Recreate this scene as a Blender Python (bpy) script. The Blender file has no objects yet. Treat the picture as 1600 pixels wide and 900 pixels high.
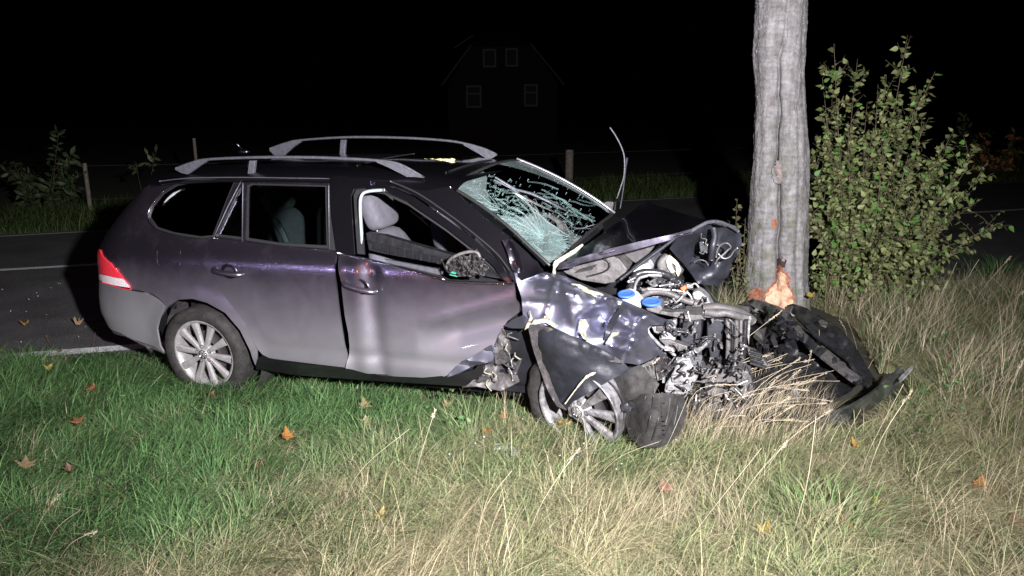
import bpy, bmesh, math, random
import numpy as np
from mathutils import Vector, Matrix
from mathutils.geometry import delaunay_2d_cdt
random.seed(7); rng = np.random.default_rng(11)
S = bpy.context.scene
COL = S.collection

# ------------------------------------------------------------------ camera, sky, lamps, exposure
F_PX, PITCH, CAM_H = 1146.0, math.radians(13.09), 1.738
cam = bpy.data.cameras.new('camera'); cam.sensor_width = 36; cam.lens = F_PX/1600*36
cam.clip_start = .05; cam.clip_end = 3000
camo = bpy.data.objects.new('camera', cam); COL.objects.link(camo)
camo.location = (0, 0, CAM_H); camo.rotation_euler = (math.pi/2-PITCH, 0, 0)
S.camera = camo
W = bpy.data.worlds.new("World"); S.world = W; W.use_nodes = True
wn = W.node_tree; bg = wn.nodes['Background']
sky = wn.nodes.new('ShaderNodeTexSky'); sky.sky_type = 'NISHITA'; sky.sun_disc = False
sky.sun_elevation = math.radians(-12); sky.sun_rotation = math.radians(200)
wn.links.new(sky.outputs[0], bg.inputs[0]); bg.inputs[1].default_value = .05

def lamp(name, loc, power, col, size, aim=None):
    l = bpy.data.lights.new(name, 'SPOT' if aim else 'POINT'); l.energy = power; l.color = col; l.shadow_soft_size = size
    o = bpy.data.objects.new(name, l); COL.objects.link(o); o.location = loc
    if aim:
        l.spot_size = math.radians(112); l.spot_blend = 1.0; o.rotation_euler = (Vector(aim)-Vector(loc)).to_track_quat('-Z', 'Y').to_euler()
    return o
lamp('scene_floodlight', (.80, -.25, 2.15), 4100, (1, .985, 1), .05, (-.5, 7.6, 1.7))      # the rescue crew's floodlight
lamp('blue_beacon_light', (-6.5, -.6, 1.9), 150, (.66, .60, 1.0), .12)        # beacons of the vehicles on the road
lamp('red_beacon_light', (-3.4, -1.2, 1.6), 85, (1.0, .25, .12), .08)
V = S.view_settings
V.view_transform = 'Standard'; V.look = 'None'; V.gamma = 1; V.exposure = 0.25
S.cycles.max_bounces = 8; S.cycles.transparent_max_bounces = 24
S.cycles.use_denoising = True; S.cycles.sample_clamp_indirect = 4

# ------------------------------------------------------------------ photo pixel -> world / car
cp, sp_ = math.cos(PITCH), math.sin(PITCH)
def ray(px, py):
    x = (px-800)/F_PX; y = -(py-450)/F_PX
    return Vector((x, y*sp_+cp, y*cp-sp_))
O = Vector((0, 0, CAM_H))
def G(px, py, z=0.):
    d = ray(px, py); return O+d*((z-CAM_H)/d.z)
def WY(px, py, Y):
    d = ray(px, py); return O+d*(Y/d.y)
CX, CY, YAW, CPI, CRO = -1.66, 5.279, math.radians(18.45), math.radians(-1.07), math.radians(2.41)
def c2w(x, lat, z):
    y1 = lat*math.cos(CRO)+z*math.sin(CRO); z1 = z*math.cos(CRO)-lat*math.sin(CRO)
    x1 = x*math.cos(CPI)+z1*math.sin(CPI); z2 = z1*math.cos(CPI)-x*math.sin(CPI)
    return Vector((CX+x1*math.cos(YAW)-y1*math.sin(YAW), CY-x1*math.sin(YAW)-y1*math.cos(YAW), z2))
o0 = c2w(0, 0, 0)
CARM = Matrix.Translation(o0) @ Matrix((c2w(1,0,0)-o0, -(c2w(0,1,0)-o0), c2w(0,0,1)-o0)).transposed().to_4x4()
CINV = CARM.inverted(); CINV3 = CINV.to_3x3(); OC = CINV @ O
def C(px, py, lat):                     # car space point (x fwd, y left, z up) at lateral offset lat towards the camera
    d = CINV3 @ ray(px, py); return OC+d*((-lat-OC.y)/d.y)
def CZ(px, py, z):
    d = CINV3 @ ray(px, py); return OC+d*((z-OC.z)/d.z)

# ------------------------------------------------------------------ materials
def mat(name, col, rough=.6, metal=0., var=0., vscale=8., bump=0., bscale=40., coat=0., spec=.5, col2=None, **kw):
    m = bpy.data.materials.new(name); m.use_nodes = True; n = m.node_tree.nodes; L = m.node_tree.links
    b = n['Principled BSDF']; b.inputs['Base Color'].default_value = (*col, 1)
    b.inputs['Roughness'].default_value = rough; b.inputs['Metallic'].default_value = metal
    b.inputs['Coat Weight'].default_value = coat; b.inputs['Coat Roughness'].default_value = kw.get('coatr', .06)
    b.inputs['Specular IOR Level'].default_value = spec
    tc = n.new('ShaderNodeTexCoord')
    if var or col2:
        t = n.new('ShaderNodeTexNoise'); t.inputs['Scale'].default_value = vscale; t.inputs['Detail'].default_value = 8
        t.inputs['Roughness'].default_value = .65
        L.new(tc.outputs['Object'], t.inputs['Vector'])
        r = n.new('ShaderNodeValToRGB'); e = r.color_ramp.elements
        e[0].position = kw.get('p0', .35); e[1].position = kw.get('p1', .68)
        c2 = col2 or tuple(min(1, c*(1+var)) for c in col); c1 = col if col2 else tuple(c*(1-var) for c in col)
        e[0].color = (*c1, 1); e[1].color = (*c2, 1)
        L.new(t.outputs['Fac'], r.inputs['Fac']); L.new(r.outputs[0], b.inputs['Base Color'])
        if kw.get('rvar'):
            mr = n.new('ShaderNodeMapRange'); mr.inputs[3].default_value = rough-kw['rvar']; mr.inputs[4].default_value = rough+kw['rvar']
            mr.inputs[1].default_value = .3; mr.inputs[2].default_value = .7
            L.new(t.outputs['Fac'], mr.inputs[0]); L.new(mr.outputs[0], b.inputs['Roughness'])
    if bump:
        t = n.new('ShaderNodeTexNoise'); t.inputs['Scale'].default_value = bscale; t.inputs['Detail'].default_value = 6
        L.new(tc.outputs['Object'], t.inputs['Vector'])
        bn = n.new('ShaderNodeBump'); bn.inputs['Strength'].default_value = bump; bn.inputs['Distance'].default_value = .01
        L.new(t.outputs['Fac'], bn.inputs['Height']); L.new(bn.outputs[0], b.inputs['Normal'])
    return m
def vcol_mat(name, rough=.7, trans=.25, spec=.3):
    m = bpy.data.materials.new(name); m.use_nodes = True; n = m.node_tree.nodes; L = m.node_tree.links
    b = n['Principled BSDF']; a = n.new('ShaderNodeVertexColor'); a.layer_name = 'Col'
    L.new(a.outputs[0], b.inputs['Base Color']); b.inputs['Roughness'].default_value = rough
    b.inputs['Specular IOR Level'].default_value = spec
    if trans:
        tr = n.new('ShaderNodeBsdfTranslucent'); L.new(a.outputs[0], tr.inputs[0])
        mx = n.new('ShaderNodeMixShader'); mx.inputs[0].default_value = trans
        L.new(b.outputs[0], mx.inputs[1]); L.new(tr.outputs[0], mx.inputs[2])
        L.new(mx.outputs[0], n['Material Output'].inputs[0])
    return m
def paint_mat(name, col, dust_sheen=.5, rough=.36, coat=.8):
    m = bpy.data.materials.new(name); m.use_nodes = True; n = m.node_tree.nodes; L = m.node_tree.links
    b = n['Principled BSDF']; b.inputs['Metallic'].default_value = .97
    b.inputs['Coat Weight'].default_value = .8; b.inputs['Coat Roughness'].default_value = .07
    tc = n.new('ShaderNodeTexCoord')
    # metallic flake
    fl = n.new('ShaderNodeTexNoise'); fl.inputs['Scale'].default_value = 420; fl.inputs['Detail'].default_value = 1
    L.new(tc.outputs['Object'], fl.inputs['Vector'])
    bn = n.new('ShaderNodeBump'); bn.inputs['Strength'].default_value = .16; bn.inputs['Distance'].default_value = .002
    L.new(fl.outputs['Fac'], bn.inputs['Height']); L.new(bn.outputs[0], b.inputs['Normal'])
    # dust in noise; paler low down, the lit grass reflection painted in
    nz = n.new('ShaderNodeTexNoise'); nz.inputs['Scale'].default_value = 5; nz.inputs['Detail'].default_value = 9; nz.inputs['Roughness'].default_value = .7
    L.new(tc.outputs['Object'], nz.inputs['Vector'])
    sx = n.new('ShaderNodeSeparateXYZ'); L.new(tc.outputs['Object'], sx.inputs[0])
    hm = n.new('ShaderNodeMapRange'); hm.inputs[1].default_value = .92; hm.inputs[2].default_value = .42; hm.inputs[3].default_value = 0; hm.inputs[4].default_value = .72
    L.new(sx.outputs[2], hm.inputs[0])
    ad = n.new('ShaderNodeMath'); ad.operation = 'MULTIPLY_ADD'; ad.inputs[1].default_value = .35; L.new(nz.outputs['Fac'], ad.inputs[0]); L.new(hm.outputs[0], ad.inputs[2])
    mr = n.new('ShaderNodeMapRange'); mr.inputs[1].default_value = .18; mr.inputs[2].default_value = .9; mr.inputs[4].default_value = dust_sheen
    L.new(ad.outputs[0], mr.inputs[0])
    mx = n.new('ShaderNodeMix'); mx.data_type = 'RGBA'; mx.inputs[6].default_value = (*col, 1); mx.inputs[7].default_value = (.23, .23, .24, 1)
    L.new(mr.outputs[0], mx.inputs[0]); L.new(mx.outputs[2], b.inputs['Base Color'])
    rr = n.new('ShaderNodeMapRange'); rr.inputs[3].default_value = rough; rr.inputs[4].default_value = .62
    L.new(mr.outputs[0], rr.inputs[0]); L.new(rr.outputs[0], b.inputs['Roughness'])
    mm = n.new('ShaderNodeMapRange'); mm.inputs[3].default_value = .97; mm.inputs[4].default_value = .5
    L.new(mr.outputs[0], mm.inputs[0]); L.new(mm.outputs[0], b.inputs['Metallic'])
    cw = n.new('ShaderNodeMapRange'); cw.inputs[3].default_value = coat; cw.inputs[4].default_value = .15
    L.new(mr.outputs[0], cw.inputs[0]); L.new(cw.outputs[0], b.inputs['Coat Weight'])
    return m
def glass_mat(name, tint, refl=1.0):
    m = bpy.data.materials.new(name); m.use_nodes = True; n = m.node_tree.nodes; L = m.node_tree.links
    n.remove(n['Principled BSDF'])
    t = n.new('ShaderNodeBsdfTransparent'); t.inputs[0].default_value = (*tint, 1)
    g = n.new('ShaderNodeBsdfGlossy'); g.inputs[1].default_value = .03
    f = n.new('ShaderNodeFresnel'); f.inputs[0].default_value = 1.45
    mx = n.new('ShaderNodeMixShader'); L.new(f.outputs[0], mx.inputs[0]); L.new(t.outputs[0], mx.inputs[1]); L.new(g.outputs[0], mx.inputs[2])
    L.new(mx.outputs[0], n['Material Output'].inputs[0])
    return m
M = {}
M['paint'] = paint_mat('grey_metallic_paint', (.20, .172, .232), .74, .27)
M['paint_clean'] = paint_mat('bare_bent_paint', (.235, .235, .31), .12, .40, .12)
M['paint_bumper_lit'] = paint_mat('lit_bumper_paint', (.40, .395, .43), .86, .36, .6)  # paler copy of the car paint, light on the bumper put into the colour
M['paint_shaded'] = paint_mat('shaded_car_paint', (.075, .068, .09), .06, .28)  # darker copy of the car paint, shade put into the colour
M['black'] = mat('black_plastic', (.012, .012, .014), .42, spec=.35, var=.5, vscale=30, bump=.25, bscale=60)
M['liner'] = mat('wheel_arch_liner', (.04, .035, .038), .55, col2=(.13, .115, .11), vscale=14, bump=.5, bscale=30, p0=.5, p1=.8)
M['dusty'] = mat('dusty_plastic', (.035, .032, .034), .55, col2=(.115, .105, .105), vscale=18, bump=.5, bscale=40)
M['rubber'] = mat('tyre_rubber', (.011, .0105, .011), .78, spec=.3, col2=(.034, .031, .03), vscale=25, bump=.35, bscale=90)
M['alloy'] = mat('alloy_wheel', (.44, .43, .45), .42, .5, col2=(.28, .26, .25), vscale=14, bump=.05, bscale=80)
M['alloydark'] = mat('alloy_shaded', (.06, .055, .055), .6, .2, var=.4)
M['steel'] = mat('steel', (.42, .41, .42), .38, .9, var=.3, vscale=40, bump=.2, bscale=60)
M['chrome'] = mat('chrome_trim', (.62, .60, .62), .2, 1.)
M['rail'] = mat('roof_rail_aluminium', (.105, .105, .125), .5, .5, var=.25, vscale=40, bump=.3, bscale=200)
M['seal'] = mat('window_rubber', (.014, .014, .015), .5)
M['cloth'] = mat('seat_cloth', (.085, .08, .10), .9, var=.2, vscale=18, bump=.4, bscale=220)
M['clothdark'] = mat('rear_seat_cloth', (.085, .085, .092), .95, var=.2, vscale=20, bump=.4, bscale=220)
M['trim'] = mat('pale_headliner_trim', (.24, .27, .29), .8)
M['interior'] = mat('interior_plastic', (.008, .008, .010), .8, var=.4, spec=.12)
M['glass'] = glass_mat('tinted_glass', (.68, .74, .74))
M['wglass'] = glass_mat('windscreen_glass', (.62, .76, .74))
M['crack'] = mat('crushed_glass', (.115, .175, .17), .75, spec=.3)
M['frost'] = mat('frosted_glass_dust', (.42, .62, .60), .5)
M['red'] = mat('red_lamp_lens', (.55, .012, .03), .18, col2=(.75, .05, .07), vscale=160, coat=1., bump=.25, bscale=260)
M['clear'] = mat('clear_lamp_lens', (.62, .56, .58), .22, coat=1., bump=.35, bscale=200, var=.25, vscale=120)
M['bluecap'] = mat('blue_cap', (.035, .10, .36), .6)
M['white'] = mat('milky_plastic', (.42, .41, .43), .5, var=.15, vscale=30)
M['cream'] = mat('cream_plastic', (.50, .47, .35), .55, var=.2, vscale=60)
M['alu'] = mat('cast_aluminium', (.26, .255, .265), .48, .45, var=.45, vscale=26, bump=.6, bscale=45)
M['orange'] = mat('orange_plastic', (.75, .12, .03), .5)
M['blackgloss'] = mat('engine_black', (.022, .022, .026), .3, coat=.3, bump=.4, bscale=30, var=.5, vscale=40)
M['bluegrey'] = mat('undercoated_panel', (.016, .0165, .023), .5, .2, var=.35, vscale=12, bump=.4, bscale=20, coat=.05)
M['sticker'] = mat('turquoise_sticker', (.02, .42, .44), .6)
M['putty'] = mat('torn_filler', (.24, .23, .17), .9, var=.4, vscale=60, bump=.8, bscale=90)

# ------------------------------------------------------------------ helpers
def tag(o, label=None, cat=None, group=None, kind=None):
    if label: o['label'] = label
    if cat: o['category'] = cat
    if group: o['group'] = group
    if kind: o['kind'] = kind
    return o
def link(name, me, m, parent=None, smooth=True):
    if m is not None and not me.materials: me.materials.append(M[m] if isinstance(m, str) else m)
    if smooth: me.shade_smooth()
    o = bpy.data.objects.new(name, me); COL.objects.link(o)
    if parent: o.parent = parent
    return o
def mesh(name, vs, fs):
    me = bpy.data.meshes.new(name); me.from_pydata([tuple(v) for v in vs], [], fs); me.update(); return me
def empty(name, loc=(0, 0, 0), rz=0):
    o = bpy.data.objects.new(name, None); COL.objects.link(o); o.location = loc; o.rotation_euler = (0, 0, rz); o.empty_display_size = .1
    return o
class MB:
    def __init__(s): s.v = []; s.f = []
    def add(s, vs, fs):
        k = len(s.v); s.v += [Vector(v) for v in vs]; s.f += [tuple(i+k for i in f) for f in fs]
    def box(s, c, h, rot=None):
        vs = [Vector((sx*h[0], sy*h[1], sz*h[2])) for sx in (-1, 1) for sy in (-1, 1) for sz in (-1, 1)]
        if rot is not None: vs = [rot @ v for v in vs]
        s.add([Vector(c)+v for v in vs], [(0,1,3,2),(4,6,7,5),(0,4,5,1),(2,3,7,6),(0,2,6,4),(1,5,7,3)])
    def tube(s, pts, r, n=8, flat=1.0, closed=False, caps=True):
        pts = [Vector(p) for p in pts]; N = len(pts); rs = r if isinstance(r, (list, tuple)) else [r]*N
        up = None; vs = []
        for i, p in enumerate(pts):
            a = pts[(i-1) % N] if (closed or i > 0) else p; b = pts[(i+1) % N] if (closed or i < N-1) else p
            t = (b-a).normalized() if (b-a).length > 1e-9 else Vector((0, 0, 1))
            if up is None: up = Vector((0, 0, 1)) if abs(t.z) < .9 else Vector((1, 0, 0))
            sd = t.cross(up).normalized(); up = sd.cross(t).normalized()
            for k in range(n):
                q = 2*math.pi*k/n; vs.append(p+sd*math.cos(q)*rs[i]+up*math.sin(q)*rs[i]*flat)
        fs = []
        for i in range(N if closed else N-1):
            j = (i+1) % N
            for k in range(n): fs.append((i*n+k, i*n+(k+1) % n, j*n+(k+1) % n, j*n+k))
        if caps and not closed: fs += [tuple(range(n)), tuple((N-1)*n+k for k in reversed(range(n)))]
        s.add(vs, fs)
    def lathe(s, prof, n=32, M4=None):      # prof (r, h) about local Y, h along -Y (towards the camera side)
        vs = []
        for r, h in prof:
            for k in range(n):
                q = 2*math.pi*k/n; vs.append(Vector((r*math.cos(q), -h, r*math.sin(q))))
        if M4 is not None: vs = [M4 @ v for v in vs]
        fs = [(i*n+k, i*n+(k+1) % n, (i+1)*n+(k+1) % n, (i+1)*n+k) for i in range(len(prof)-1) for k in range(n)]
        s.add(vs, fs)
    def ball(s, c, rad, nu=12, nv=8, rot=None, pw=1.0):
        vs = []
        for i in range(nv+1):
            th = math.pi*i/nv
            for k in range(nu):
                ph = 2*math.pi*k/nu
                f = lambda q: math.copysign(abs(q)**pw, q)
                v = Vector((rad[0]*f(math.sin(th))*f(math.cos(ph)), rad[1]*f(math.sin(th))*f(math.sin(ph)), rad[2]*f(math.cos(th))))
                vs.append(Vector(c)+(rot @ v if rot is not None else v))
        s.add(vs, [(i*nu+k, i*nu+(k+1) % nu, (i+1)*nu+(k+1) % nu, (i+1)*nu+k) for i in range(nv) for k in range(nu)])
    def build(s, name, m, parent=None, smooth=True, bevel=0, solid=0, sub=0):
        me = mesh(name, s.v, s.f); o = link(name, me, m, parent, smooth)
        mods(o, bevel, solid, sub); return o
def mods(o, bevel=0, solid=0, sub=0):
    if solid:
        k = o.modifiers.new('solid', 'SOLIDIFY'); k.thickness = solid; k.offset = 0
    if solid and not bevel:
        k = o.modifiers.new('split', 'EDGE_SPLIT'); k.split_angle = math.radians(60)
    if bevel:
        k = o.modifiers.new('bevel', 'BEVEL'); k.width = bevel; k.segments = 2; k.limit_method = 'ANGLE'; k.angle_limit = math.radians(40)
        k.harden_normals = True
    if sub:
        k = o.modifiers.new('sub', 'SUBSURF'); k.levels = sub; k.render_levels = sub
def spline(pts, n=6, closed=False):
    pts = [Vector(p) for p in pts]; N = len(pts); out = []
    for i in range(N if closed else N-1):
        if closed: a, b, c, d = pts[(i-1) % N], pts[i], pts[(i+1) % N], pts[(i+2) % N]
        else: a, b, c, d = pts[max(i-1, 0)], pts[i], pts[i+1], pts[min(i+2, N-1)]
        for k in range(n):
            t = k/n; out.append(.5*((2*b)+(c-a)*t+(2*a-5*b+4*c-d)*t*t+(3*b-a-3*c+d)*t**3))
    if not closed: out.append(pts[-1])
    return out
def inpoly(P, poly):
    x, y = P[:, 0], P[:, 1]; c = np.zeros(len(P), bool); q = np.array(poly, float); r = np.roll(q, 1, 0)
    for (x1, y1), (x2, y2) in zip(q, r):
        if y1 == y2: continue
        c ^= ((y1 > y) != (y2 > y)) & (x < (x2-x1)*(y-y1)/(y2-y1)+x1)
    return c
def densify(poly, sp):
    out = []
    for a, b in zip(poly, poly[1:]+poly[:1]):
        n = max(1, int(round(math.dist(a, b)/sp)))
        out += [(a[0]+(b[0]-a[0])*k/n, a[1]+(b[1]-a[1])*k/n) for k in range(n)]
    return out
def cdt(outline, sp, holes=(), extra=()):
    o = densify(list(outline), sp); hs = [densify(list(h), sp) for h in holes]
    pts = list(o); ed = [(i, (i+1) % len(o)) for i in range(len(o))]
    for h in hs:
        k = len(pts); pts += h; ed += [(k+i, k+(i+1) % len(h)) for i in range(len(h))]
    B = np.array(pts); x0, y0 = B.min(0); x1, y1 = B.max(0)
    gx, gy = np.meshgrid(np.arange(x0, x1, sp), np.arange(y0, y1, sp*.87)); gx[1::2] += sp/2
    Gp = np.stack([gx.ravel(), gy.ravel()], 1)
    if len(Gp):
        Gp = Gp+np.random.default_rng(3).uniform(-.12, .12, Gp.shape)*sp
        ok = inpoly(Gp, o)
        for h in hs: ok &= ~inpoly(Gp, h)
        Gp = Gp[ok]
        if len(Gp):
            d = np.sqrt(((Gp[:, None]-B[None])**2).sum(2)).min(1); Gp = Gp[d > sp*.5]
    allp = [Vector(p) for p in pts]+[Vector(p) for p in Gp.tolist()]+[Vector(p) for p in extra]
    v, e, f, *_ = delaunay_2d_cdt(allp, ed, [], 0, 1e-7)
    P = np.array([tuple(q) for q in v]); F = [tuple(t) for t in f]
    ce = np.array([P[list(t)].mean(0) for t in F]); ok = inpoly(ce, o)
    for h in hs: ok &= ~inpoly(ce, h)
    return P, [t for t, k in zip(F, ok) if k]
def rbf(ctrl, soft=6.):
    A = np.array([c[:2] for c in ctrl], float); z = np.array([c[2] for c in ctrl], float); n = len(A)
    K = lambda D: np.sqrt(D+soft*soft)
    D = ((A[:, None]-A[None])**2).sum(2); Mx = np.zeros((n+1, n+1)); Mx[:n, :n] = K(D)+np.eye(n)*1e-6; Mx[:n, n] = 1; Mx[n, :n] = 1
    w = np.linalg.solve(Mx, np.append(z, 0))
    def f(P):
        P = np.atleast_2d(P); return K(((P[:, None]-A[None])**2).sum(2)) @ w[:n]+w[n]
    return f
def vnoise(P, s, seed=0):
    r = np.random.default_rng(seed); g = r.uniform(-1, 1, (64, 64)); q = np.asarray(P)/s; i = np.floor(q).astype(int); t = q-i; t = t*t*(3-2*t)
    a = g[i[:, 0] % 64, i[:, 1] % 64]; b = g[(i[:, 0]+1) % 64, i[:, 1] % 64]; c = g[i[:, 0] % 64, (i[:, 1]+1) % 64]; d = g[(i[:, 0]+1) % 64, (i[:, 1]+1) % 64]
    return (a*(1-t[:, 0])+b*t[:, 0])*(1-t[:, 1])+(c*(1-t[:, 0])+d*t[:, 0])*t[:, 1]
def sheet(name, outline, ctrl, m, parent, sp=10, noise=0., nscale=30, holes=(), thick=.004, space='car', smooth=True, creases=(), soft=6.):
    """bent metal / plastic sheet: outline seen in the photo, its distance given by control depths"""
    P, Fc = cdt(outline, sp, holes)
    lt = rbf(ctrl, soft)(P) if len(ctrl) > 1 else np.full(len(P), float(ctrl[0][2]))
    if noise:
        lt = lt+noise*(vnoise(P, nscale, len(outline))+.5*vnoise(P+37, nscale/2.3, 5))
    for (ax, ay, bx, by, w, amp) in creases:
        a = np.array([ax, ay]); b = np.array([bx, by]); t = np.clip(((P-a) @ (b-a))/((b-a) @ (b-a)), 0, 1)
        d = np.linalg.norm(P-(a+t[:, None]*(b-a)), axis=1); lt = lt+amp*np.maximum(0, 1-d/w)**1.3
    if space == 'h': vs = [G(p[0], p[1], l) for p, l in zip(P, lt)]
    elif space == 'car': vs = [C(p[0], p[1], l) for p, l in zip(P, lt)]
    else: vs = [WY(p[0], p[1], l) for p, l in zip(P, lt)]
    o = link(name, mesh(name, vs, Fc), m, parent, smooth); mods(o, solid=thick); return o
def slab(name, outline, lat, depth, m, parent, bevel=.006, dpx=(0, 0), slope=0.):
    """solid block: outline at lateral offset lat, reaching depth into the car"""
    n = len(outline)
    cx = sum(p[0] for p in outline)/n
    a = [C(x, y, lat+slope*(x-cx)) for x, y in outline]; b = [p+Vector((dpx[0], depth, dpx[1])) for p in a]
    mb = MB(); mb.add(a+b, [tuple(range(n)), tuple(reversed(range(n, 2*n)))]+[(i, i+n, (i+1) % n+n, (i+1) % n) for i in range(n)])
    return mb.build(name, m, parent, smooth=False, bevel=bevel)
def ctube(name, pts, r, m, parent, n=8, k=5, flat=1.):
    mb = MB(); p = spline([C(*q) for q in pts], k) if len(pts) > 2 else [C(*q) for q in pts]
    mb.tube(p, r, n, flat); return mb.build(name, m, parent)

# ------------------------------------------------------------------ ground, road, verge
def near_edge(x): return float(np.interp(x, [-40, -3.6, -2.9, 2.4, 5.3, 12, 60], [-5.0, 5.13, 5.33, 6.95, 7.75, 9.7, 23.5]))
def far_edge(x): return float(np.interp(x, [-40, -6.8, 2.6, 7.9, 12, 60], [-4.0, 11.0, 15.5, 17.6, 19.3, 38]))
def center(x): return float(np.interp(x, [-40, -5.5, 8.0, 14, 60], [-3.9, 8.35, 13.25, 15.6, 33]))
def film_mat(name, col, fac):
    m = bpy.data.materials.new(name); m.use_nodes = True; n = m.node_tree.nodes; L = m.node_tree.links; n.remove(n['Principled BSDF'])
    t = n.new('ShaderNodeBsdfTransparent'); d = n.new('ShaderNodeBsdfDiffuse'); d.inputs[0].default_value = (*col, 1); mx = n.new('ShaderNodeMixShader')
    tc = n.new('ShaderNodeTexCoord'); z = n.new('ShaderNodeTexNoise'); z.inputs['Scale'].default_value = 9; z.inputs['Detail'].default_value = 8; L.new(tc.outputs['Object'], z.inputs['Vector'])
    r = n.new('ShaderNodeMapRange'); r.inputs[1].default_value = .25; r.inputs[2].default_value = .75; r.inputs[3].default_value = fac*.6; r.inputs[4].default_value = fac*1.4
    L.new(z.outputs['Fac'], r.inputs[0]); L.new(r.outputs[0], mx.inputs[0]); L.new(t.outputs[0], mx.inputs[1]); L.new(d.outputs[0], mx.inputs[2]); L.new(mx.outputs[0], n['Material Output'].inputs[0])
    return m
gm = mat('soil_and_turf', (.014, .016, .007), .95, col2=(.05, .042, .022), vscale=3.5, bump=.6, bscale=30)
xs = np.concatenate([np.linspace(-400, -8, 14), np.arange(-7.6, 9, .4), np.linspace(9.5, 400, 14)])
ys = np.concatenate([np.linspace(-60, -.5, 6), np.arange(0, 8, .4), np.linspace(8.5, 20, 12), np.linspace(24, 700, 14)])
gv = []
for y in ys:
    for x in xs:
        z = 0.
        if y < near_edge(x)-.5 and abs(x) < 9 and y > 0: z = .03*math.sin(x*2.1+y)*math.cos(y*1.7-x*.6)-.01
        gv.append((x, y, z))
nx = len(xs); gf = [(j*nx+i, j*nx+i+1, (j+1)*nx+i+1, (j+1)*nx+i) for j in range(len(ys)-1) for i in range(nx-1)]
tag(link('ground', mesh('ground', gv, gf), gm), 'dark soil and turf under the roadside grass', kind='structure')
asph = mat('asphalt', (.062, .060, .062), .6, col2=(.19, .185, .19), vscale=60, bump=1., bscale=75, p0=.44, p1=.74)
def asph_extra(m):
    n = m.node_tree.nodes; L = m.node_tree.links; b = n['Principled BSDF']; src = b.inputs['Base Color'].links[0].from_socket; tc = n.new('ShaderNodeTexCoord')
    z = n.new('ShaderNodeTexNoise'); z.inputs['Scale'].default_value = 1.3; z.inputs['Detail'].default_value = 9; z.inputs['Roughness'].default_value = .7; L.new(tc.outputs['Object'], z.inputs['Vector'])
    r = n.new('ShaderNodeMapRange'); r.inputs[1].default_value = .3; r.inputs[2].default_value = .7; r.inputs[3].default_value = .6; r.inputs[4].default_value = 1.35; L.new(z.outputs['Fac'], r.inputs[0])
    v = n.new('ShaderNodeTexVoronoi'); v.inputs['Scale'].default_value = 26; L.new(tc.outputs['Object'], v.inputs['Vector'])
    q = n.new('ShaderNodeMapRange'); q.inputs[1].default_value = .10; q.inputs[2].default_value = .03; q.inputs[3].default_value = 1; q.inputs[4].default_value = 3.2; L.new(v.outputs['Distance'], q.inputs[0])
    mm = n.new('ShaderNodeMath'); mm.operation = 'MULTIPLY'; L.new(r.outputs[0], mm.inputs[0]); L.new(q.outputs[0], mm.inputs[1])
    mu = n.new('ShaderNodeMix'); mu.data_type = 'RGBA'; mu.blend_type = 'MULTIPLY'; mu.inputs[0].default_value = 1; L.new(src, mu.inputs[6]); L.new(mm.outputs[0], mu.inputs[7]); L.new(mu.outputs[2], b.inputs['Base Color'])
asph_extra(asph)
rx = np.concatenate([np.linspace(-40, -8, 8), np.linspace(-7, 12, 40), np.linspace(14, 60, 8)])
def strip(name, fa, fb, z, m, xs_=rx, thick=0):
    vs = [];
    for x in xs_: vs += [(x, fa(x), z), (x, fb(x), z)]
    fs = [(2*i, 2*i+2, 2*i+3, 2*i+1) for i in range(len(xs_)-1)]
    return link(name, mesh(name, vs, fs), m)
tag(strip('road', lambda x: near_edge(x)-.24-.06*math.sin(x*5)-.04*math.sin(x*13), lambda x: far_edge(x)+.22, .034, asph), 'dark asphalt road behind the wrecked car', kind='structure')
lm = mat('worn_road_paint', (.22, .22, .23), .7, col2=(.78, .78, .82), vscale=55, bump=.6, bscale=150, p0=.36, p1=.52)
tag(strip('near_edge_line', lambda x: near_edge(x)-.075, lambda x: near_edge(x)+.075, .038, lm), 'worn white edge line on the near side of the road', kind='structure')
tag(strip('far_edge_line', lambda x: far_edge(x)-.04, lambda x: far_edge(x)+.03, .038, lm), 'white edge line on the far side of the road', kind='structure')
tag(strip('centre_line', lambda x: center(x)-.06, lambda x: center(x)+.07, .038, lm), 'white centre line of the road', kind='structure')
# ================================================================== THE CAR
car = empty('wrecked_car'); car.matrix_world = CARM
tag(car, 'grey metallic estate car with its crushed front end against a roadside tree', 'car')
ZP = [.15,.20,.25,.30,.36,.44,.55,.66,.76,.84,.90,.945,.975,1.0,1.03,1.10,1.18,1.26,1.33,1.37,1.42]
LP = [.775,.815,.842,.862,.874,.881,.887,.889,.888,.887,.885,.872,.852,.836,.822,.786,.744,.702,.664,.640,.600]
zz = np.linspace(.13, 1.44, 400); ll = np.interp(zz, ZP, LP)
ker = np.exp(-np.linspace(-2.5, 2.5, 7)**2/2); ker /= ker.sum(); ll = np.convolve(np.pad(ll, 3, 'edge'), ker, 'valid')
def L0(x, z):
    l = float(np.interp(z, zz, ll))
    l -= .012*max(0, (x-1.2)/1.0)**2*(z > .95)
    # arch flare
    r = math.hypot(x-.0, z-.325)
    if z > .1: l += .016*math.exp(-((r-.365)/.045)**2)
    if x < 0: l -= .02*(min(1, -x/.45))**2
    # crease running above the sill
    l -= .012*math.exp(-((z-.40)/.035)**2)*(1 if x > .45 else 0)
    return l
AZ = [.15,.22,.3,.4,.5,.6,.7,.8,.9,.95,1.,1.05,1.1,1.15,1.2,1.25,1.3,1.37,1.42]
AA = [.50,.56,.60,.655,.70,.685,.65,.625,.61,.59,.57,.53,.48,.43,.365,.30,.22,.14,.10]
def aR(z): return float(np.interp(z, AZ, AA))
NSE = 3.0; XW = -.45; TL = 1.0
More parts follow.
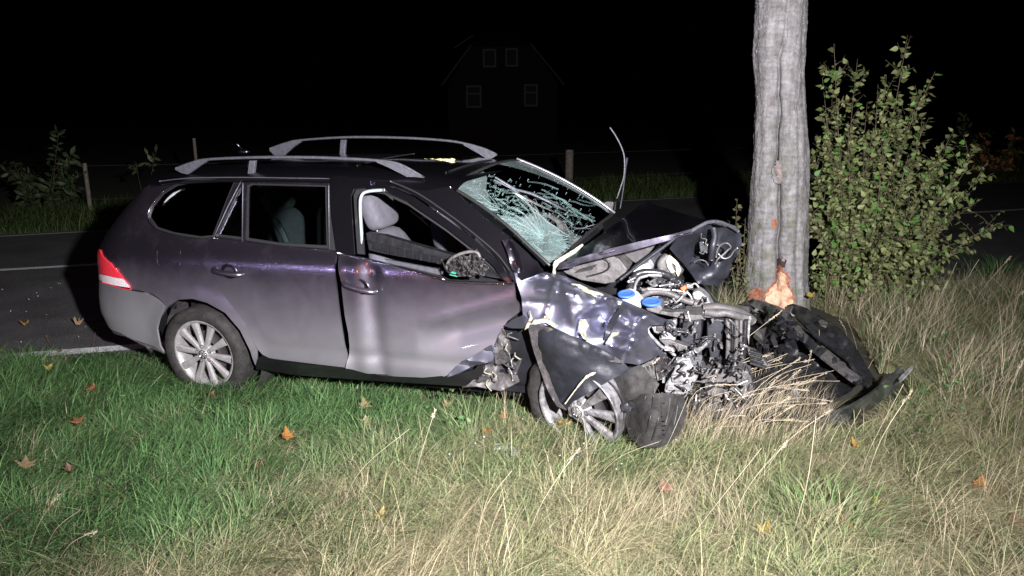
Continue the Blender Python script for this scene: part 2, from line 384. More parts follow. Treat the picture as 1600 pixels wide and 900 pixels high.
def body(s, z, off=0., side=1):
    """outer skin: s = x along the side, beyond the rear wheel it wraps round the tail (s from -.45 to -1.45)"""
    if s >= XW: return Vector((s, -side*(L0(s, z)+off), z))
    t = min(1., (XW-s)/TL)*math.pi/2; b = L0(XW, z)
    ca, sa = math.cos(t)**(2/NSE), math.sin(t)**(2/NSE)
    return Vector((XW-(aR(z)+off)*sa, -side*((b+off)*ca), z))
def px2s(px, py):
    """pixel -> (s,z) on the skin"""
    la = .87; P = C(px, py, la)
    for _ in range(12):
        P = C(px, py, la)
        if P.x >= XW: la = L0(P.x, min(max(P.z, .14), 1.43))
        else:
            break
    if P.x >= XW-.001: return (P.x, P.z)
    best = None
    for i in range(170):
        la = .95-i*.005; P = C(px, py, la); z = min(max(P.z, .14), 1.43); u = (XW-P.x)/aR(z)
        if u < 0: continue
        if u < 1:
            ls = L0(XW, z)*(1-u**NSE)**(1/NSE)
            if la <= ls:
                return (XW-TL*math.asin(min(1, u)**(NSE/2))/(math.pi/2), P.z)
            miss = la-ls
        else: miss = la+.5*(u-1)
        if best is None or miss < best[0]: best = (miss, u, P.z)
    z = best[2]
    bt = None      # silhouette: smallest px at this height
    for i in range(60):
        t = i/60*math.pi/2; p = CARM @ Vector((XW-aR(z)*math.sin(t)**(2/NSE), -L0(XW, z)*math.cos(t)**(2/NSE), z))
        q = p-O; X = q.x/(q.y*cp-q.z*sp_)
        if bt is None or X < bt[0]: bt = (X, t)
    return (XW-TL*bt[1]/(math.pi/2), z)
def PS(pts): return [px2s(*p) if len(p) == 2 else (p[0], p[1]) for p in pts]      # 3-tuples are raw (s, z)
def skin(name, outline, m, parent=car, sp=.045, holes=(), off=0., thick=.005, deform=None, shrink=.0025):
    P, Fc = cdt(PS(outline), sp, [PS(h) for h in holes])
    vs = []
    for s, z in P:
        v = body(s, z, off)
        if deform: v = deform(v)
        vs.append(v)
    # face outwards
    fs = []
    for a, b, c in Fc:
        n = (vs[b]-vs[a]).cross(vs[c]-vs[a]); ce = (vs[a]+vs[b]+vs[c])/3
        out = Vector((min(0, ce.x+.3), ce.y, 0)) if ce.x < -.3 else Vector((0, ce.y, 0))
        fs.append((a, b, c) if n.dot(out) > 0 else (a, c, b))
    o = link(name, mesh(name, vs, fs), m, parent); k = o.modifiers.new('solid', 'SOLIDIFY'); k.thickness = thick+.006; k.offset = -1
    k = o.modifiers.new('split', 'EDGE_SPLIT'); k.split_angle = math.radians(50)
    return o
def strip_px(name, pts, r, m, parent=car, off=.004, closed=False, k=5, flat=1., n=6, arr=None):
    q = [body(*px2s(*p), off) for p in pts]
    mb = MB(); mb.tube(spline(q, k, closed), r, n, flat, closed); return mb.build(name, m, parent)

def roofz(x): return float(np.interp(x, [-.85,-.6,-.3,.1,.6,1.0,1.3,1.5,1.62,1.75], [-.085,-.055,-.025,-.005,.0,-.006,-.022,-.042,-.06,-.085]))
def RG(x): return (x, 1.381+roofz(x), 0)
SD = px2s(380, 281)[0]
ARCH = [(399,571),(391,548),(375,516),(352,489),(323,473),(301,467),(279,468),(262,479),(250,497),(246,513),(250,538),(256,549)]
DOOR_REAR = [(314,400),(321,417),(338,444),(357,471),(383,505),(402,545),(410,554),(420,559)]
quarterglass = [(231,340),(236,323),(254,301),(275,288),(305,282),(369,281),(333,371),(314,373),(270,366),(243,357)]
quarter = [(207,452),(182,418),(157,387),(-1.45,.905,0),(-1.45,1.26,0),(-1.0,1.30,0),(-.7,1.325,0),(-.5,1.345,0),RG(-.35),RG(-.2),RG(0),RG(.12),RG(SD),(379,281),(335,371)]+[(314,400),(321,417),(338,444),(357,471),(383,505),(402,547),(402,560),(399,571)]+ARCH[1:9]+[(258,477),(247,465),(237,459)]
qp = skin('rear_quarter_panel', quarter, 'paint', holes=[quarterglass])
# fuel flap, drawn by its gap
flap = [(246,392),(246,409),(251,416),(262,419),(275,419),(281,414),(282,392)]
strip_px('fuel_flap_gap', flap, .0022, 'seal', qp, off=.0005, flat=.6)
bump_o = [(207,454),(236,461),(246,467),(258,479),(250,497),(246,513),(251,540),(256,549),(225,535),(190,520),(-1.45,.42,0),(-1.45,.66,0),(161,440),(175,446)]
bp = skin('rear_bumper', bump_o, 'paint_bumper_lit', off=.006)
skin('bumper_lower_edge', [(256,551),(225,537),(190,522),(-1.45,.41,0),(-1.45,.33,0),(200,526),(232,543),(256,553)], 'dusty', parent=bp, off=.0)
# tail lamp
lamp_o = [(158,389),(182,420),(206,450),(185,447),(161,439),(-1.05,.70,0),(-1.05,.90,0)]
tl = empty('tail_lamp'); tl.parent = car
skin('red_lens', [(158,389),(175,411),(194,435),(170,430),(158,427),(-1.05,.745,0),(-1.05,.90,0)], 'red', parent=tl, sp=.03, off=.008)
skin('clear_lens', [(194,435.5),(205,449),(185,446),(161,438.5),(-1.05,.705,0),(-1.05,.742,0),(158,427.8),(170,430.8)], 'clear', parent=tl, sp=.03, off=.007)
strip_px('lamp_edge', [(182,418.5),(195,435),(207,451.5),(185,448),(162,440)], .004, 'red', tl, off=.006, k=2)
skin('lamp_housing', [(157,387),(182,418),(208,452),(185,449),(160,441),(-1.05,.69,0),(-1.05,.91,0)], 'seal', parent=tl, off=-.012)
# rear door
triglass = [(376,290),(379,300),(377,374),(337,369)]
rdglass = [(386,289),(392,286),(511,289),(513,388),(440,384),(384,375)]
rear_door = [(380,281),(450,281),(517,283),(527,391),(545,575),(511,571),(470,566),(430,561)]+DOOR_REAR[::-1]+[(336,371)]
rd = skin('rear_door', rear_door, 'paint', holes=[triglass, rdglass])
def handle(px, py, rot, parent):
    c = body(*px2s(px, py)); mb = MB()
    R = Matrix.Rotation(rot, 3, 'Y')
    vs = []; n = 20
    for r, h in ((1.0, .001), (.92, .006), (.7, .002), (.35, -.006), (0.02, -.008)):
        for k in range(n):
            q = 2*math.pi*k/n; vs.append(c+R @ Vector((.060*r*math.cos(q), -h, .046*r*math.sin(q))))
    mb.add(vs, [(i*n+k, i*n+(k+1) % n, (i+1)*n+(k+1) % n, (i+1)*n+k) for i in range(4) for k in range(n)])
    h = mb.build('door_handle', 'paint_shaded', parent)  # bowl in the darkened paint copy, its shade is in the colour
    g = MB(); pts = [c+R @ Vector((x, -y, z)) for x, y, z in ((-.098,.004,.006),(-.092,.018,.006),(-.07,.034,.004),(0,.042,.0),(.07,.034,-.003),(.094,.018,-.004),(.1,.004,-.004))]
    g.tube(spline(pts, 4), [.0165]*25, 10, .85); g.build('grip', 'paint', h)
handle(358, 424, .07, rd)
# sill
sill = skin('sill', [(420,560),(470,567),(545,577),(600,588),(640,592),(700,589),(742,577),(752,562),(756,580),(746,599),(724,604),(660,600),(560,594),(455,586),(399,577),(399,573),(402,560),(410,556)], 'paint_shaded', off=-.004)
# front door: skin pushed out of line and bent
def fd_def(v):
    # the rear edge stands proud, a vertical fold, a dent towards the front
    x, z = v.x, v.z; o = 0
    o += .030*math.exp(-((x-.93)/.10)**2)
    o -= .022*math.exp(-((x-1.24)/.05)**2)*(z < .95)
    o += .010*math.exp(-((x-1.14)/.05)**2)
    o += .03*math.exp(-((x-.99)/.05)**2-((z-.33)/.07)**2)
    d = z-(.62+.16*(x-1.62)/.5)
    if x > 1.5: o -= .055*min(1, (x-1.5)/.25)*math.exp(-((d+.07)/.085)**2); o += .022*math.exp(-((d-.035)/.03)**2)*min(1, (x-1.5)/.2)
    # lower front corner folded
    d2 = z-(.26+.32*(x-1.6))
    if x > 1.45: o += .04*math.exp(-(d2/.035)**2)*min(1, (x-1.45)/.12); o -= .045*math.exp(-((d2+.06)/.04)**2)
    return v+Vector((0, -o, 0))
front_door = [(531,393),(560,400),(607,411),(650,422),(692,432),(703,437),(740,440),(803,441),(806,462),(810,482),(811,489),(788,506),(776,525),(771,540),(771,560),(735,573),(700,586),(660,590),(607,588),(575,583),(556,578),(544,573),(547,540),(545,520),(540,495),(537,470),(534,440)]
fd = skin('front_door', front_door, 'paint', sp=.026, deform=fd_def)
skin('door_fold', [(771,538),(773,560),(735,574),(701,587),(712,572),(738,556)], 'paint_clean', parent=fd, sp=.02, off=.018, deform=lambda v: v+Vector((0, -.02*math.sin((v.z*60)), 0)))
strip_px('belt_trim', [(531,394),(607,412),(692,434),(703,438),(760,441),(803,442)], .006, 'chrome', fd, off=.02, k=3, n=6)
handle(563, 448, .16, fd)
# door window frame
frame_o = [(520,276),(531,275),(600,285),(650,307),(700,341),(740,370),(772,398),(790,420),(803,441),(795,441),(775,417),(755,398),(740,386),(700,355),(660,328),(640,314),(600,296),(572,292),(556,294),(551,305),(553,340),(557,396),(545,396),(535,394),(529,391),(521,337)]
wf = skin('window_frame', frame_o, 'paint_shaded', parent=fd, sp=.03, off=.022)
skin('inner_seal', [(556,294),(572,292),(600,296),(640,314),(700,355),(740,386),(775,417),(795,441),(787,441),(768,420),(735,392),(696,362),(636,321),(598,303),(575,299),(566,301),(562,312),(568,398),(557,397),(553,340),(551,305)], 'seal', parent=fd, sp=.03, off=-.01)
# pale pillar lining seen in the opening
ctube('pillar_lining', [(600,297,.70),(576,299,.71),(565,306,.72),(563,330,.74),(567,395,.80)], [.016]*21, 'trim', car, flat=.6)
# a pillar and roof side
apil = [(517,276),RG(px2s(517,276)[0]),RG(1.1),RG(1.25),RG(1.4),RG(1.5),(703,291),(730,314),(760,340),(800,372),(826,396),(850,424),(806,442),(790,419),(772,397),(740,369),(700,340),(650,306),(600,284),(531,274)]
skin('a_pillar', apil, 'paint_shaded', sp=.035, off=.004)
strip_px('pillar_seal', [(612,283),(655,302),(705,336),(745,367),(778,396),(800,425)], .006, 'seal', off=.014)
strip_px('pillar_edge', [(704,292),(731,316),(761,342),(800,375)], .004, 'chrome', off=.005)
# chrome and seals around the glass
def glassed(name, outline, g, parent=car, trim=True):
    P = PS(outline); c = np.array(P).mean(0)
    big = [(c[0]+(a-c[0])*1.04, c[1]+(b-c[1])*1.05) for a, b in P]
    sm = [(c[0]+(a-c[0])*.95, c[1]+(b-c[1])*.93) for a, b in P]
    def mk(nm, out, hole, m, off, par):
        Q, Fc = cdt(out, .05, [hole] if hole else []); o = link(nm, mesh(nm, [body(s, z, off) for s, z in Q], Fc), m, par)
        mods(o, solid=.003); return o
    gl = mk(name, big, None, g, -.016, parent)
    mk('rubber_seal', big, sm, 'seal', -.011, gl)
    return gl
qg = glassed('quarter_window', quarterglass, 'glass')
strip_px('chrome_trim', quarterglass[5::-1]+quarterglass[:5:-1], .0030, 'chrome', qg, off=.002)
skin('pillar_lining', [(247,346),(249,332),(261,315),(274,302),(292,294),(345,289),(345,292),(304,298),(287,305),(272,317),(259,334),(253,350)], 'trim', off=-.035, sp=.03)
tg = glassed('triangular_window', triglass, 'glass', rd)
rg = glassed('rear_door_window', rdglass, 'glass', rd)
strip_px('chrome_trim', [(378,282),(357,322),(335,370)], .0028, 'rail', rd, k=2)
strip_px('chrome_trim', [(380,286),(379,376)], .0028, 'rail', rd, k=2)
strip_px('chrome_trim', [(335,372),(440,384),(528,393)], .0032, 'chrome', rd)
strip_px('chrome_trim', [(250,283),(300,278),(380,277),(450,278),(519,279)], .003, 'rail', car, off=.004)
strip_px('window_frame_edge', [(514,290),(515,388)], .004, 'rail', rd, k=2)
# black b pillar between the doors
skin('b_pillar', [(514,281),(522,281),(530,392),(514,390)], 'seal', sp=.04, off=.001)

# roof
def roofz(x): return float(np.interp(x, [-.85,-.6,-.3,.1,.6,1.0,1.3,1.5,1.62,1.75], [-.085,-.055,-.025,-.005,.0,-.006,-.022,-.042,-.06,-.085]))
def roofpt(x, u, dz=0.):
    # u -1..1 from the near gutter to the far one
    a = abs(u); y = .645*a if a < .8 else .516+.129*((a-.8)/.2)
    z = 1.462-.022*a**2-.062*max(0, (a-.72)/.28)**2
    if x < -.4: y *= 1-.12*((-.4-x)/.5)**2
    return Vector((x, y*(1 if u > 0 else -1), z+roofz(x)+dz))
rv = []; RX = np.linspace(-.68, 1.66, 40); RU = np.linspace(-1, 1, 33)
for x in RX:
    for u in RU:
        xx = x
        if x > 1.3: xx = x+.07*(1-u*u)*(x-1.3)/.36
        if x < -.4: xx = x+.22*(abs(u)**4)*(-.4-x)/.28
        rv.append(roofpt(xx, u))
rf = link('roof', mesh('roof', rv, [(i*33+j, i*33+j+1, (i+1)*33+j+1, (i+1)*33+j) for i in range(39) for j in range(32)]), 'paint_shaded', car)
mb = MB(); mb.add([roofpt(x, u, .004) for x in np.linspace(.95, 1.5, 10) for u in np.linspace(-.62, .62, 14)], [(i*14+j, i*14+j+1, (i+1)*14+j+1, (i+1)*14+j) for i in range(9) for j in range(13)])
mb.build('sunroof_glass', mat('dark_roof_glass', (.008, .008, .01), .08, coat=1), rf)
mb = MB(); mb.tube([roofpt(.93, u, .004) for u in np.linspace(-.62, .62, 12)], .004); mb.tube([roofpt(1.52+.0*u, u, .004) for u in np.linspace(-.62, .62, 12)], .004)
mb.build('sunroof_gap', 'seal', rf)
# rails: far and near
def rail(side):
    A = [(275,263),(300,254),(325,249),(400,246),(480,246),(540,248),(590,251),(625,257),(662,277)] if side > 0 else [(422,232),(445,224),(470,219),(540,214.5),(620,215),(690,219),(725,224),(755,232),(776,241)]
    lat = .565*side
    P = [C(x, y, lat) for x, y in A]; n = len(P)
    r = empty('roof_rail'); r.parent = car
    mb = MB(); q = spline(P, 5); k = len(q); rr = [.0065+.003*math.sin(math.pi*i/(k-1)) for i in range(k)]
    mb.tube(q, rr, 8, 1.0); mb.build('bar', 'rail', r)
    # feet: the rail flares down to the roof at both ends and on one mid foot
    for ends in ((0, 2), (n-1, n-3)):
        a, b = ends; st = 1 if b > a else -1
        idx = list(range(a, b+st, st)); top = [P[i] for i in idx]
        bot = [Vector((p.x, p.y, roofpt(p.x, -side*.84).z-.006)) for p in top]
        t_ = top; b__ = bot; top = [t_[0], t_[0].lerp(t_[1], .35), t_[0].lerp(t_[1], .7), t_[1], t_[1].lerp(t_[2], .5), t_[2]]; bot = [b__[0], b__[0].lerp(b__[1], .35), b__[0].lerp(b__[1], .7), b__[1], b__[1].lerp(b__[2], .5), b__[2]]; bot = [p_.lerp(q_, f_) for p_, q_, f_ in zip(top, bot, (.18, .75, .95, .72, .36, .12))]
        mbb = MB(); m_ = len(top); t2 = [Vector((0, .010, 0)), Vector((0, -.010, 0))]
        vs = [p+t for t in t2 for p in top+bot]
        fs = []
        for s in range(2):
            o = s*2*m_; fs += [(o+i, o+i+1, o+m_+i+1, o+m_+i) for i in range(m_-1)]
        fs += [(i, i+1, 2*m_+i+1, 2*m_+i) for i in range(m_-1)]+[(m_+i, m_+i+1, 3*m_+i+1, 3*m_+i) for i in range(m_-1)]
        mbb.add(vs, fs); mbb.build('rail_foot', 'rail', r, smooth=False)
    fx = C(393, 250, lat).x if side > 0 else C(535, 218, lat).x
    zt = max(p.z for p in P); zb = roofpt(fx, -side*.84).z
    mbb = MB(); c = Vector((fx, -lat, (zt+zb)/2-.01)); h = (zt-zb)/2+.004
    mbb.add([c+Vector((dx+sh, dy, dz)) for dz, sh in ((h-.012, .012), (-h, -.012)) for dx, dy in ((-.022, -.012), (.022, -.012), (.022, .012), (-.022, .012))], [(0,1,2,3),(4,7,6,5),(0,4,5,1),(1,5,6,2),(2,6,7,3),(3,7,4,0)])
    mbb.build('rail_foot', 'rail', r, smooth=False, bevel=.003)
rail(1); rail(-1)
mb = MB(); p = C(381, 237, .0); mb.ball(p, (.05, .03, .018)); mb.tube([p, p+Vector((-.05, 0, .055))], [.009, .005]); mb.build('roof_aerial', 'paint_shaded', car)
# far side, tail and inner shell so that the body is closed
fv = []; SS = [-1.45, -1.3, -1.15, -1., -.85, -.7, -.55, -.45]+list(np.linspace(-.35, 2.2, 26)); ZZ = list(np.linspace(.16, 1.40, 22))
for s in SS:
    for z in ZZ: fv.append(body(s, z, 0, -1))
n = len(ZZ); fsq = []
for i in range(len(SS)-1):
    for j in range(n-1):
        s, z = (SS[i]+SS[i+1])/2, (ZZ[j]+ZZ[j+1])/2
        if math.hypot(s, z-.32) < .34 or (s > 1.25 and z > .98) or (s < -.45 and z < .36) or (z > 1.36+roofz(max(s,-.7))): continue
        if 1.04 < z < 1.33 and -.9 < s < 1.3 and not (.86 < s < .98) and not (-.12 < s < -.0): continue
        fsq.append((i*n+j, i*n+j+1, (i+1)*n+j+1, (i+1)*n+j))
link('far_side_body', mesh('far_side_body', fv, fsq), 'paint_shaded', car)
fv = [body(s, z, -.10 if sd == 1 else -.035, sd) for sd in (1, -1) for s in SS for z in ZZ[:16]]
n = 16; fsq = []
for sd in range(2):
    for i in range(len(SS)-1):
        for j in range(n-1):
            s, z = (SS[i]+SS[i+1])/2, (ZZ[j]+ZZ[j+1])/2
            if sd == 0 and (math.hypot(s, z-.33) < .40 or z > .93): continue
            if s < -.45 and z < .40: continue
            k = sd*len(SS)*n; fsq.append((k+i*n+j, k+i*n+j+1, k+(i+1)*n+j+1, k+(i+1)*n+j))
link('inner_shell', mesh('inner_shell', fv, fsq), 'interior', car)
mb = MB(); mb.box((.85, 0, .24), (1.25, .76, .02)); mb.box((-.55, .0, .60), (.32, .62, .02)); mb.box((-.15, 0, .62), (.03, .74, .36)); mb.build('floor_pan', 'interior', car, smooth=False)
mb = MB(); mb.lathe([(.375, -.0), (.375, -.2), (.36, -.28), (.05, -.29)], 28, Matrix.Translation((0, -.80, .33))); 
lin = mb.build('wheel_arch_lining', 'liner', car)
# tailgate glass line seen through the quarter window
ctube('pillar_trim', [(244,343,.70),(252,327,.68),(264,310,.66),(281,298,.64),(303,292,.62),(345,289,.60)], [.022]*14+[.016]*6+[.010]*6, 'trim', car, flat=.5)
ctube('pillar_trim', [(356,364,.70),(361,335,.68),(371,310,.66)], .018, 'trim', car)
ctube('window_lining', [(386,300,.64),(394,292,.62),(420,288.5,.62),(503,289,.62)], .006, 'trim', rd)

# ---------------- seats
def seat(x, lat, dark, hr=True, reclin=.32, w=.24, zb=.50, name='front_seat'):
    s = empty(name, (x, -lat, 0)); s.parent = car; m = 'clothdark' if dark else 'cloth'
    R = Matrix.Rotation(-reclin, 3, 'Y')
    mb = MB(); mb.ball((-.10, 0, zb+.33), (.075, w, .37), 16, 12, R, .62); mb.build('backrest', m, s)
    mb = MB(); mb.ball((.18, 0, zb-.02), (.28, w, .09), 16, 10, None, .6); mb.build('seat_cushion', m, s)
    mb = MB(); mb.ball((-.235, 0, zb+.80), (.06, .145, .12), 20, 14, R, .48); mb.build('headrest', m, s)
    for dy in (-.06, .06): mb = MB(); mb.tube([(-.21, dy, zb+.60), (-.24, dy, zb+.75)], .006); mb.build('headrest_post', 'steel', s)
    return s
hp1 = C(592, 327, .40); seat(hp1.x+.235, .40, False, zb=hp1.z-.80); seat(hp1.x+.30, -.36, False, zb=hp1.z-.80)
def rseat(x, lat, w):
    s = empty('rear_seat', (x, -lat, 0)); s.parent = car; R = Matrix.Rotation(-.3, 3, 'Y')
    mb = MB(); mb.ball((0, 0, .80), (.08, w, .32), 16, 12, R, .55); mb.build('backrest', 'clothdark', s)
    mb = MB(); mb.ball((-.10, 0, 1.17), (.06, .15, .085), 16, 12, R, .6); mb.build('headrest', 'clothdark', s)
rs1 = C(402, 352, .44); rs2 = C(452, 350, .02); rseat(rs1.x+.03, .44, .22); rseat(rs2.x+.03, .02, .20)
mb = MB(); a, b = C(432, 342, .66), C(449, 378, .68); mb.tube([a, b], .020, 6, .15); mb.build('seat_belt', 'trim', car)
# belt line clutter in the front door: torn trim strip, mirror mounting
slab('door_trim_top', [(571,364),(600,368),(700,397),(722,402),(716,420),(690,414),(640,404),(600,397),(576,391)], .74, .05, 'black', fd, .004)
for k in range(9): slab('trim_rib', [(582+13*k,378+3.2*k),(590+13*k,380+3.2*k),(591+13*k,391+3*k),(583+13*k,389+3*k)], .752, .01, 'interior', fd, .001)
slab('door_inner_edge', [(600,405),(690,422),(692,431),(607,411)], .80, .02, 'rail', fd, .002)
mm = sheet('mirror_mount', [(699,414),(706,403),(712,405),(722,399),(731,401),(738,396),(745,389),(748,399),(757,406),(754,411),(764,418),(757,424),(758,430),(744,428),(740,434),(728,431),(716,432),(712,427),(700,424)], [(700,410,.90),(730,405,.93),(750,400,.90),(765,425,.89),(710,430,.93),(735,425,.96)], 'dusty', fd, 2, .06, 4, thick=.004, smooth=False)
ctube('mirror_frame', [(697,420,.91),(704,405,.92),(725,395,.92),(744,394,.92),(750,402,.92)], .009, 'dusty', mm)
ctube('wire', [(690,405,.92),(699,424,.95),(714,429,.95),(735,424,.96),(758,431,.93)], .004, 'black', mm)
slab('connector', [(703,424),(716,428),(714,433),(702,430)], .95, .02, mat('green_plastic', (.03, .22, .14), .5), mm, .002)
sheet('mirror_triangle', [(733,392),(744,370),(790,420),(800,438),(760,432)], [(740,380,.80),(795,435,.86)], 'black', fd, 10)
# dashboard and steering
slab('dashboard', [(740,386),(800,372),(860,395),(880,440),(800,445),(765,425)], .55, 1.15, 'interior', car, .02)
ctube('curtain_strip', [(640,328,-.55),(662,346,-.55),(684,366,-.52),(699,378,-.5)], .008, 'trim', car)

# ---------------- wheels
R_0 = random.Random(77)
M['alloyworn'] = mat('scraped_alloy', (.31, .30, .32), .45, .5, col2=(.10, .09, .09), vscale=16, bump=.4, bscale=60, p0=.4, p1=.62)
def wheel(name, M4, parent, broken=False):
    w = empty(name); w.parent = parent; w.matrix_local = M4
    mb = MB(); prof = [(.226, -.20), (.26, -.215), (.30, -.21), (.317, -.19), (.3185, -.14), (.3185, -.06), (.317, -.01), (.308, .010), (.285, .022), (.255, .022), (.236, .012), (.228, .0)]
    mb.lathe(prof, 56); 
    if not broken: mb.build('tyre', 'rubber', w)
    mb = MB(); mb.lathe([(.224, -.20), (.215, -.15), (.205, -.05), (.212, .0), (.2235, .004), (.231, .009), (.2335, .004), (.230, -.004)], 56)
    rim = mb.build('rim', 'alloy', w)
    if broken:
        bpy.data.objects.remove(rim); mb = MB(); mb.lathe([(.212, -.03), (.212, .0), (.2235, .004), (.231, .009), (.2335, .004), (.230, -.006), (.2335, -.03), (.226, -.10), (.20, -.16)], 56); rim = mb.build('rim', 'alloyworn', w)
    ns = 10
    for k in range(ns):
        if broken and k in (2, 3, 4): continue
        q = 2*math.pi*k/ns+.12; R = Matrix.Rotation(q, 3, 'Y'); sp = MB()
        # spoke widening to the rim, dished
        st = [(.035, .015, .002), (.075, .0165, .000), (.13, .0205, .000), (.18, .025, .002), (.216, .030, .003)]
        vs = []
        for r, hw, h in st:
            for (dx, dh) in ((-1, -.018), (-1, -.003), (-.45, .003), (.45, .003), (1, -.003), (1, -.018)):
                vs.append(R @ Vector((r, -(h+dh), hw*dx)))
        sp.add(vs, [(i*6+j, i*6+(j+1) % 6, (i+1)*6+(j+1) % 6, (i+1)*6+j) for i in range(4) for j in range(6)])
        sp.build('spoke', 'alloyworn' if broken else 'alloy', rim, smooth=False, bevel=.0015)
    mb = MB(); mb.lathe([(.068, -.03), (.066, -.006), (.058, .0), (.038, .002), (.034, .009), (.0, .011)], 32); hub = mb.build('hub', 'alloy', w)
    for k in range(5):
        q = 2*math.pi*k/5+.12+math.pi/ns; mb = MB(); mb.lathe([(.0135, -.002), (.0135, .0045), (.010, .005), (.009, .000), (.0, .000)], 12, Matrix.Translation((.052*math.cos(q), -.001, .052*math.sin(q)))); mb.build('wheel_bolt', 'alloydark', hub)
    # emblem: ring with V over W
    mb = MB(); mb.lathe([(.030, .0095), (.0305, .0125), (.027, .0125), (.0265, .0095)], 28)
    for pts in ([(-.012, .024), (0, .003), (.012, .024)], [(-.0235, .012), (-.011, -.023), (0, -.002), (.011, -.023), (.0235, .012)]):
        mb.tube([(x, -.0125, z) for x, z in pts], .0022, 6)
    mb.build('emblem', 'chrome', hub)
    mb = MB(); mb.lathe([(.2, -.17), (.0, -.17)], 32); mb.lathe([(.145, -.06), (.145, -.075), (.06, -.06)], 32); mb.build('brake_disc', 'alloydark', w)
    return w
# rear wheel at the place seen through the arch
pc = C(319, 553, .862)
wheel('rear_wheel', Matrix.Translation(pc) @ Matrix.Rotation(math.radians(1.5), 4, 'X') @ Matrix.Scale(.97, 4), car)
wheel('rear_wheel', Matrix.Translation((0, .86, .31)) @ Matrix.Rotation(math.pi, 4, 'Z'), car)
pf = C(903, 642, .93)
MF = Matrix.Translation(pf) @ Matrix.Rotation(math.radians(-20), 4, 'Z') @ Matrix.Rotation(math.radians(8), 4, 'X') @ Matrix.Rotation(math.radians(24), 4, 'Y') @ Matrix.Scale(1.06, 4)
fw = wheel('front_wheel', MF, car, True)
# the front tyre is torn off the rim: a sidewall crescent left, tread body right
def tyre_arc(name, q0, q1, M4, rs=1.0, n=22):
    mb = MB(); prof = [(.228, -.02), (.245, .022), (.285, .030), (.308, .014), (.3185, -.02), (.3185, -.08), (.3185, -.15), (.317, -.19), (.30, -.21), (.26, -.215), (.23, -.2)]
    vs = []
    for i in range(n+1):
        q = math.radians(q0+(q1-q0)*i/n); wob = 1+.02*math.sin(i*1.7)
        for r, h in prof: vs.append(M4 @ Vector((r*wob*rs*math.cos(q), -h, r*wob*rs*math.sin(q))))
    m_ = len(prof); mb.add(vs, [(i*m_+j, (i+1)*m_+j, (i+1)*m_+j+1, i*m_+j+1) for i in range(n) for j in range(m_-1)])
    o = mb.build(name, 'rubber', car); mods(o, solid=.008); return o
BASE = Matrix.Translation(pf) @ Matrix.Rotation(math.radians(-20), 4, 'Z') @ Matrix.Rotation(math.radians(8), 4, 'X')
tyre_arc('tyre_sidewall', 120, 262, BASE @ Matrix.Translation((-.02, .03, 0)), 1.04)
tt = sheet('torn_tyre', [(982,624),(990,619),(1015,616),(1045,614),(1062,617),(1071,628),(1070,648),(1062,670),(1048,688),(1030,697),(1004,697),(987,684),(979,660),(978,640)], [(982,625,.90),(1000,620,.97),(1045,616,.98),(1070,630,.90),(1020,655,1.12),(985,670,.98),(1060,670,.97),(1010,690,1.08),(1040,690,1.04)], 'rubber', car, 5, .008, 14, thick=.022, soft=12)
for k in range(5):
    a = (990+14*k, 694-2*k); b = (1008+13*k, 619-.5*k)
    f_ = rbf([(982,625,.90),(1000,620,.97),(1045,616,.98),(1070,630,.90),(1020,655,1.12),(985,670,.98),(1060,670,.97),(1010,690,1.08),(1040,690,1.04)], 12)
    pts = [(a[0]+(b[0]-a[0])*t+3*math.sin(3*t), a[1]+(b[1]-a[1])*t) for t in np.linspace(0, 1, 7)]
    ctube('tread_groove', [(x, y, float(f_(np.array([[x, y]]))[0])+.013) for x, y in pts], .0045, 'seal', tt, 6, 3)
for k in range(9):
    y = 628+7*k; pts = [(984+2*k%3, y), (1000, y+4), (1020, y-2)]
    ctube('tread_sipe', [(x+R_0.uniform(-3, 30), yy, float(f_(np.array([[x, yy]]))[0])+.012) for x, yy in pts[:1]]+[(1030+R_0.uniform(-6, 12), y-5, float(f_(np.array([[1030, y-5]]))[0])+.012)], .0025, 'seal', tt, 5, 2)
sheet('torn_tyre_wall', [(950,592),(962,583),(980,575),(1002,571),(1014,584),(1022,603),(1020,618),(1000,618),(984,624),(974,640),(968,625),(960,606)], [(950,592,.86),(980,578,.92),(1015,590,.90),(990,610,.98),(972,630,.92)], 'rubber', car, 5, .012, 12, thick=.018, soft=10)
ctube('bead_wire', [(948,594,.97),(962,606,.98),(972,625,.98),(975,645,.97),(973,662,.96)], .0035, 'black', car, 6, 4)
sheet('tyre_bead_lump', [(971,632),(985,628),(992,634),(986,642),(972,642)], [(980,636,1.0)], 'blackgloss', car, 4, .01, 6, thick=.02)
# strut and suspension bits behind the wheel
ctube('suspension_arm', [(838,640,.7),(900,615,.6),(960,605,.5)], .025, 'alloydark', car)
slab('brake_caliper', [(925,575),(950,572),(958,590),(945,605),(925,598)], .74, .09, 'liner', car, .01)

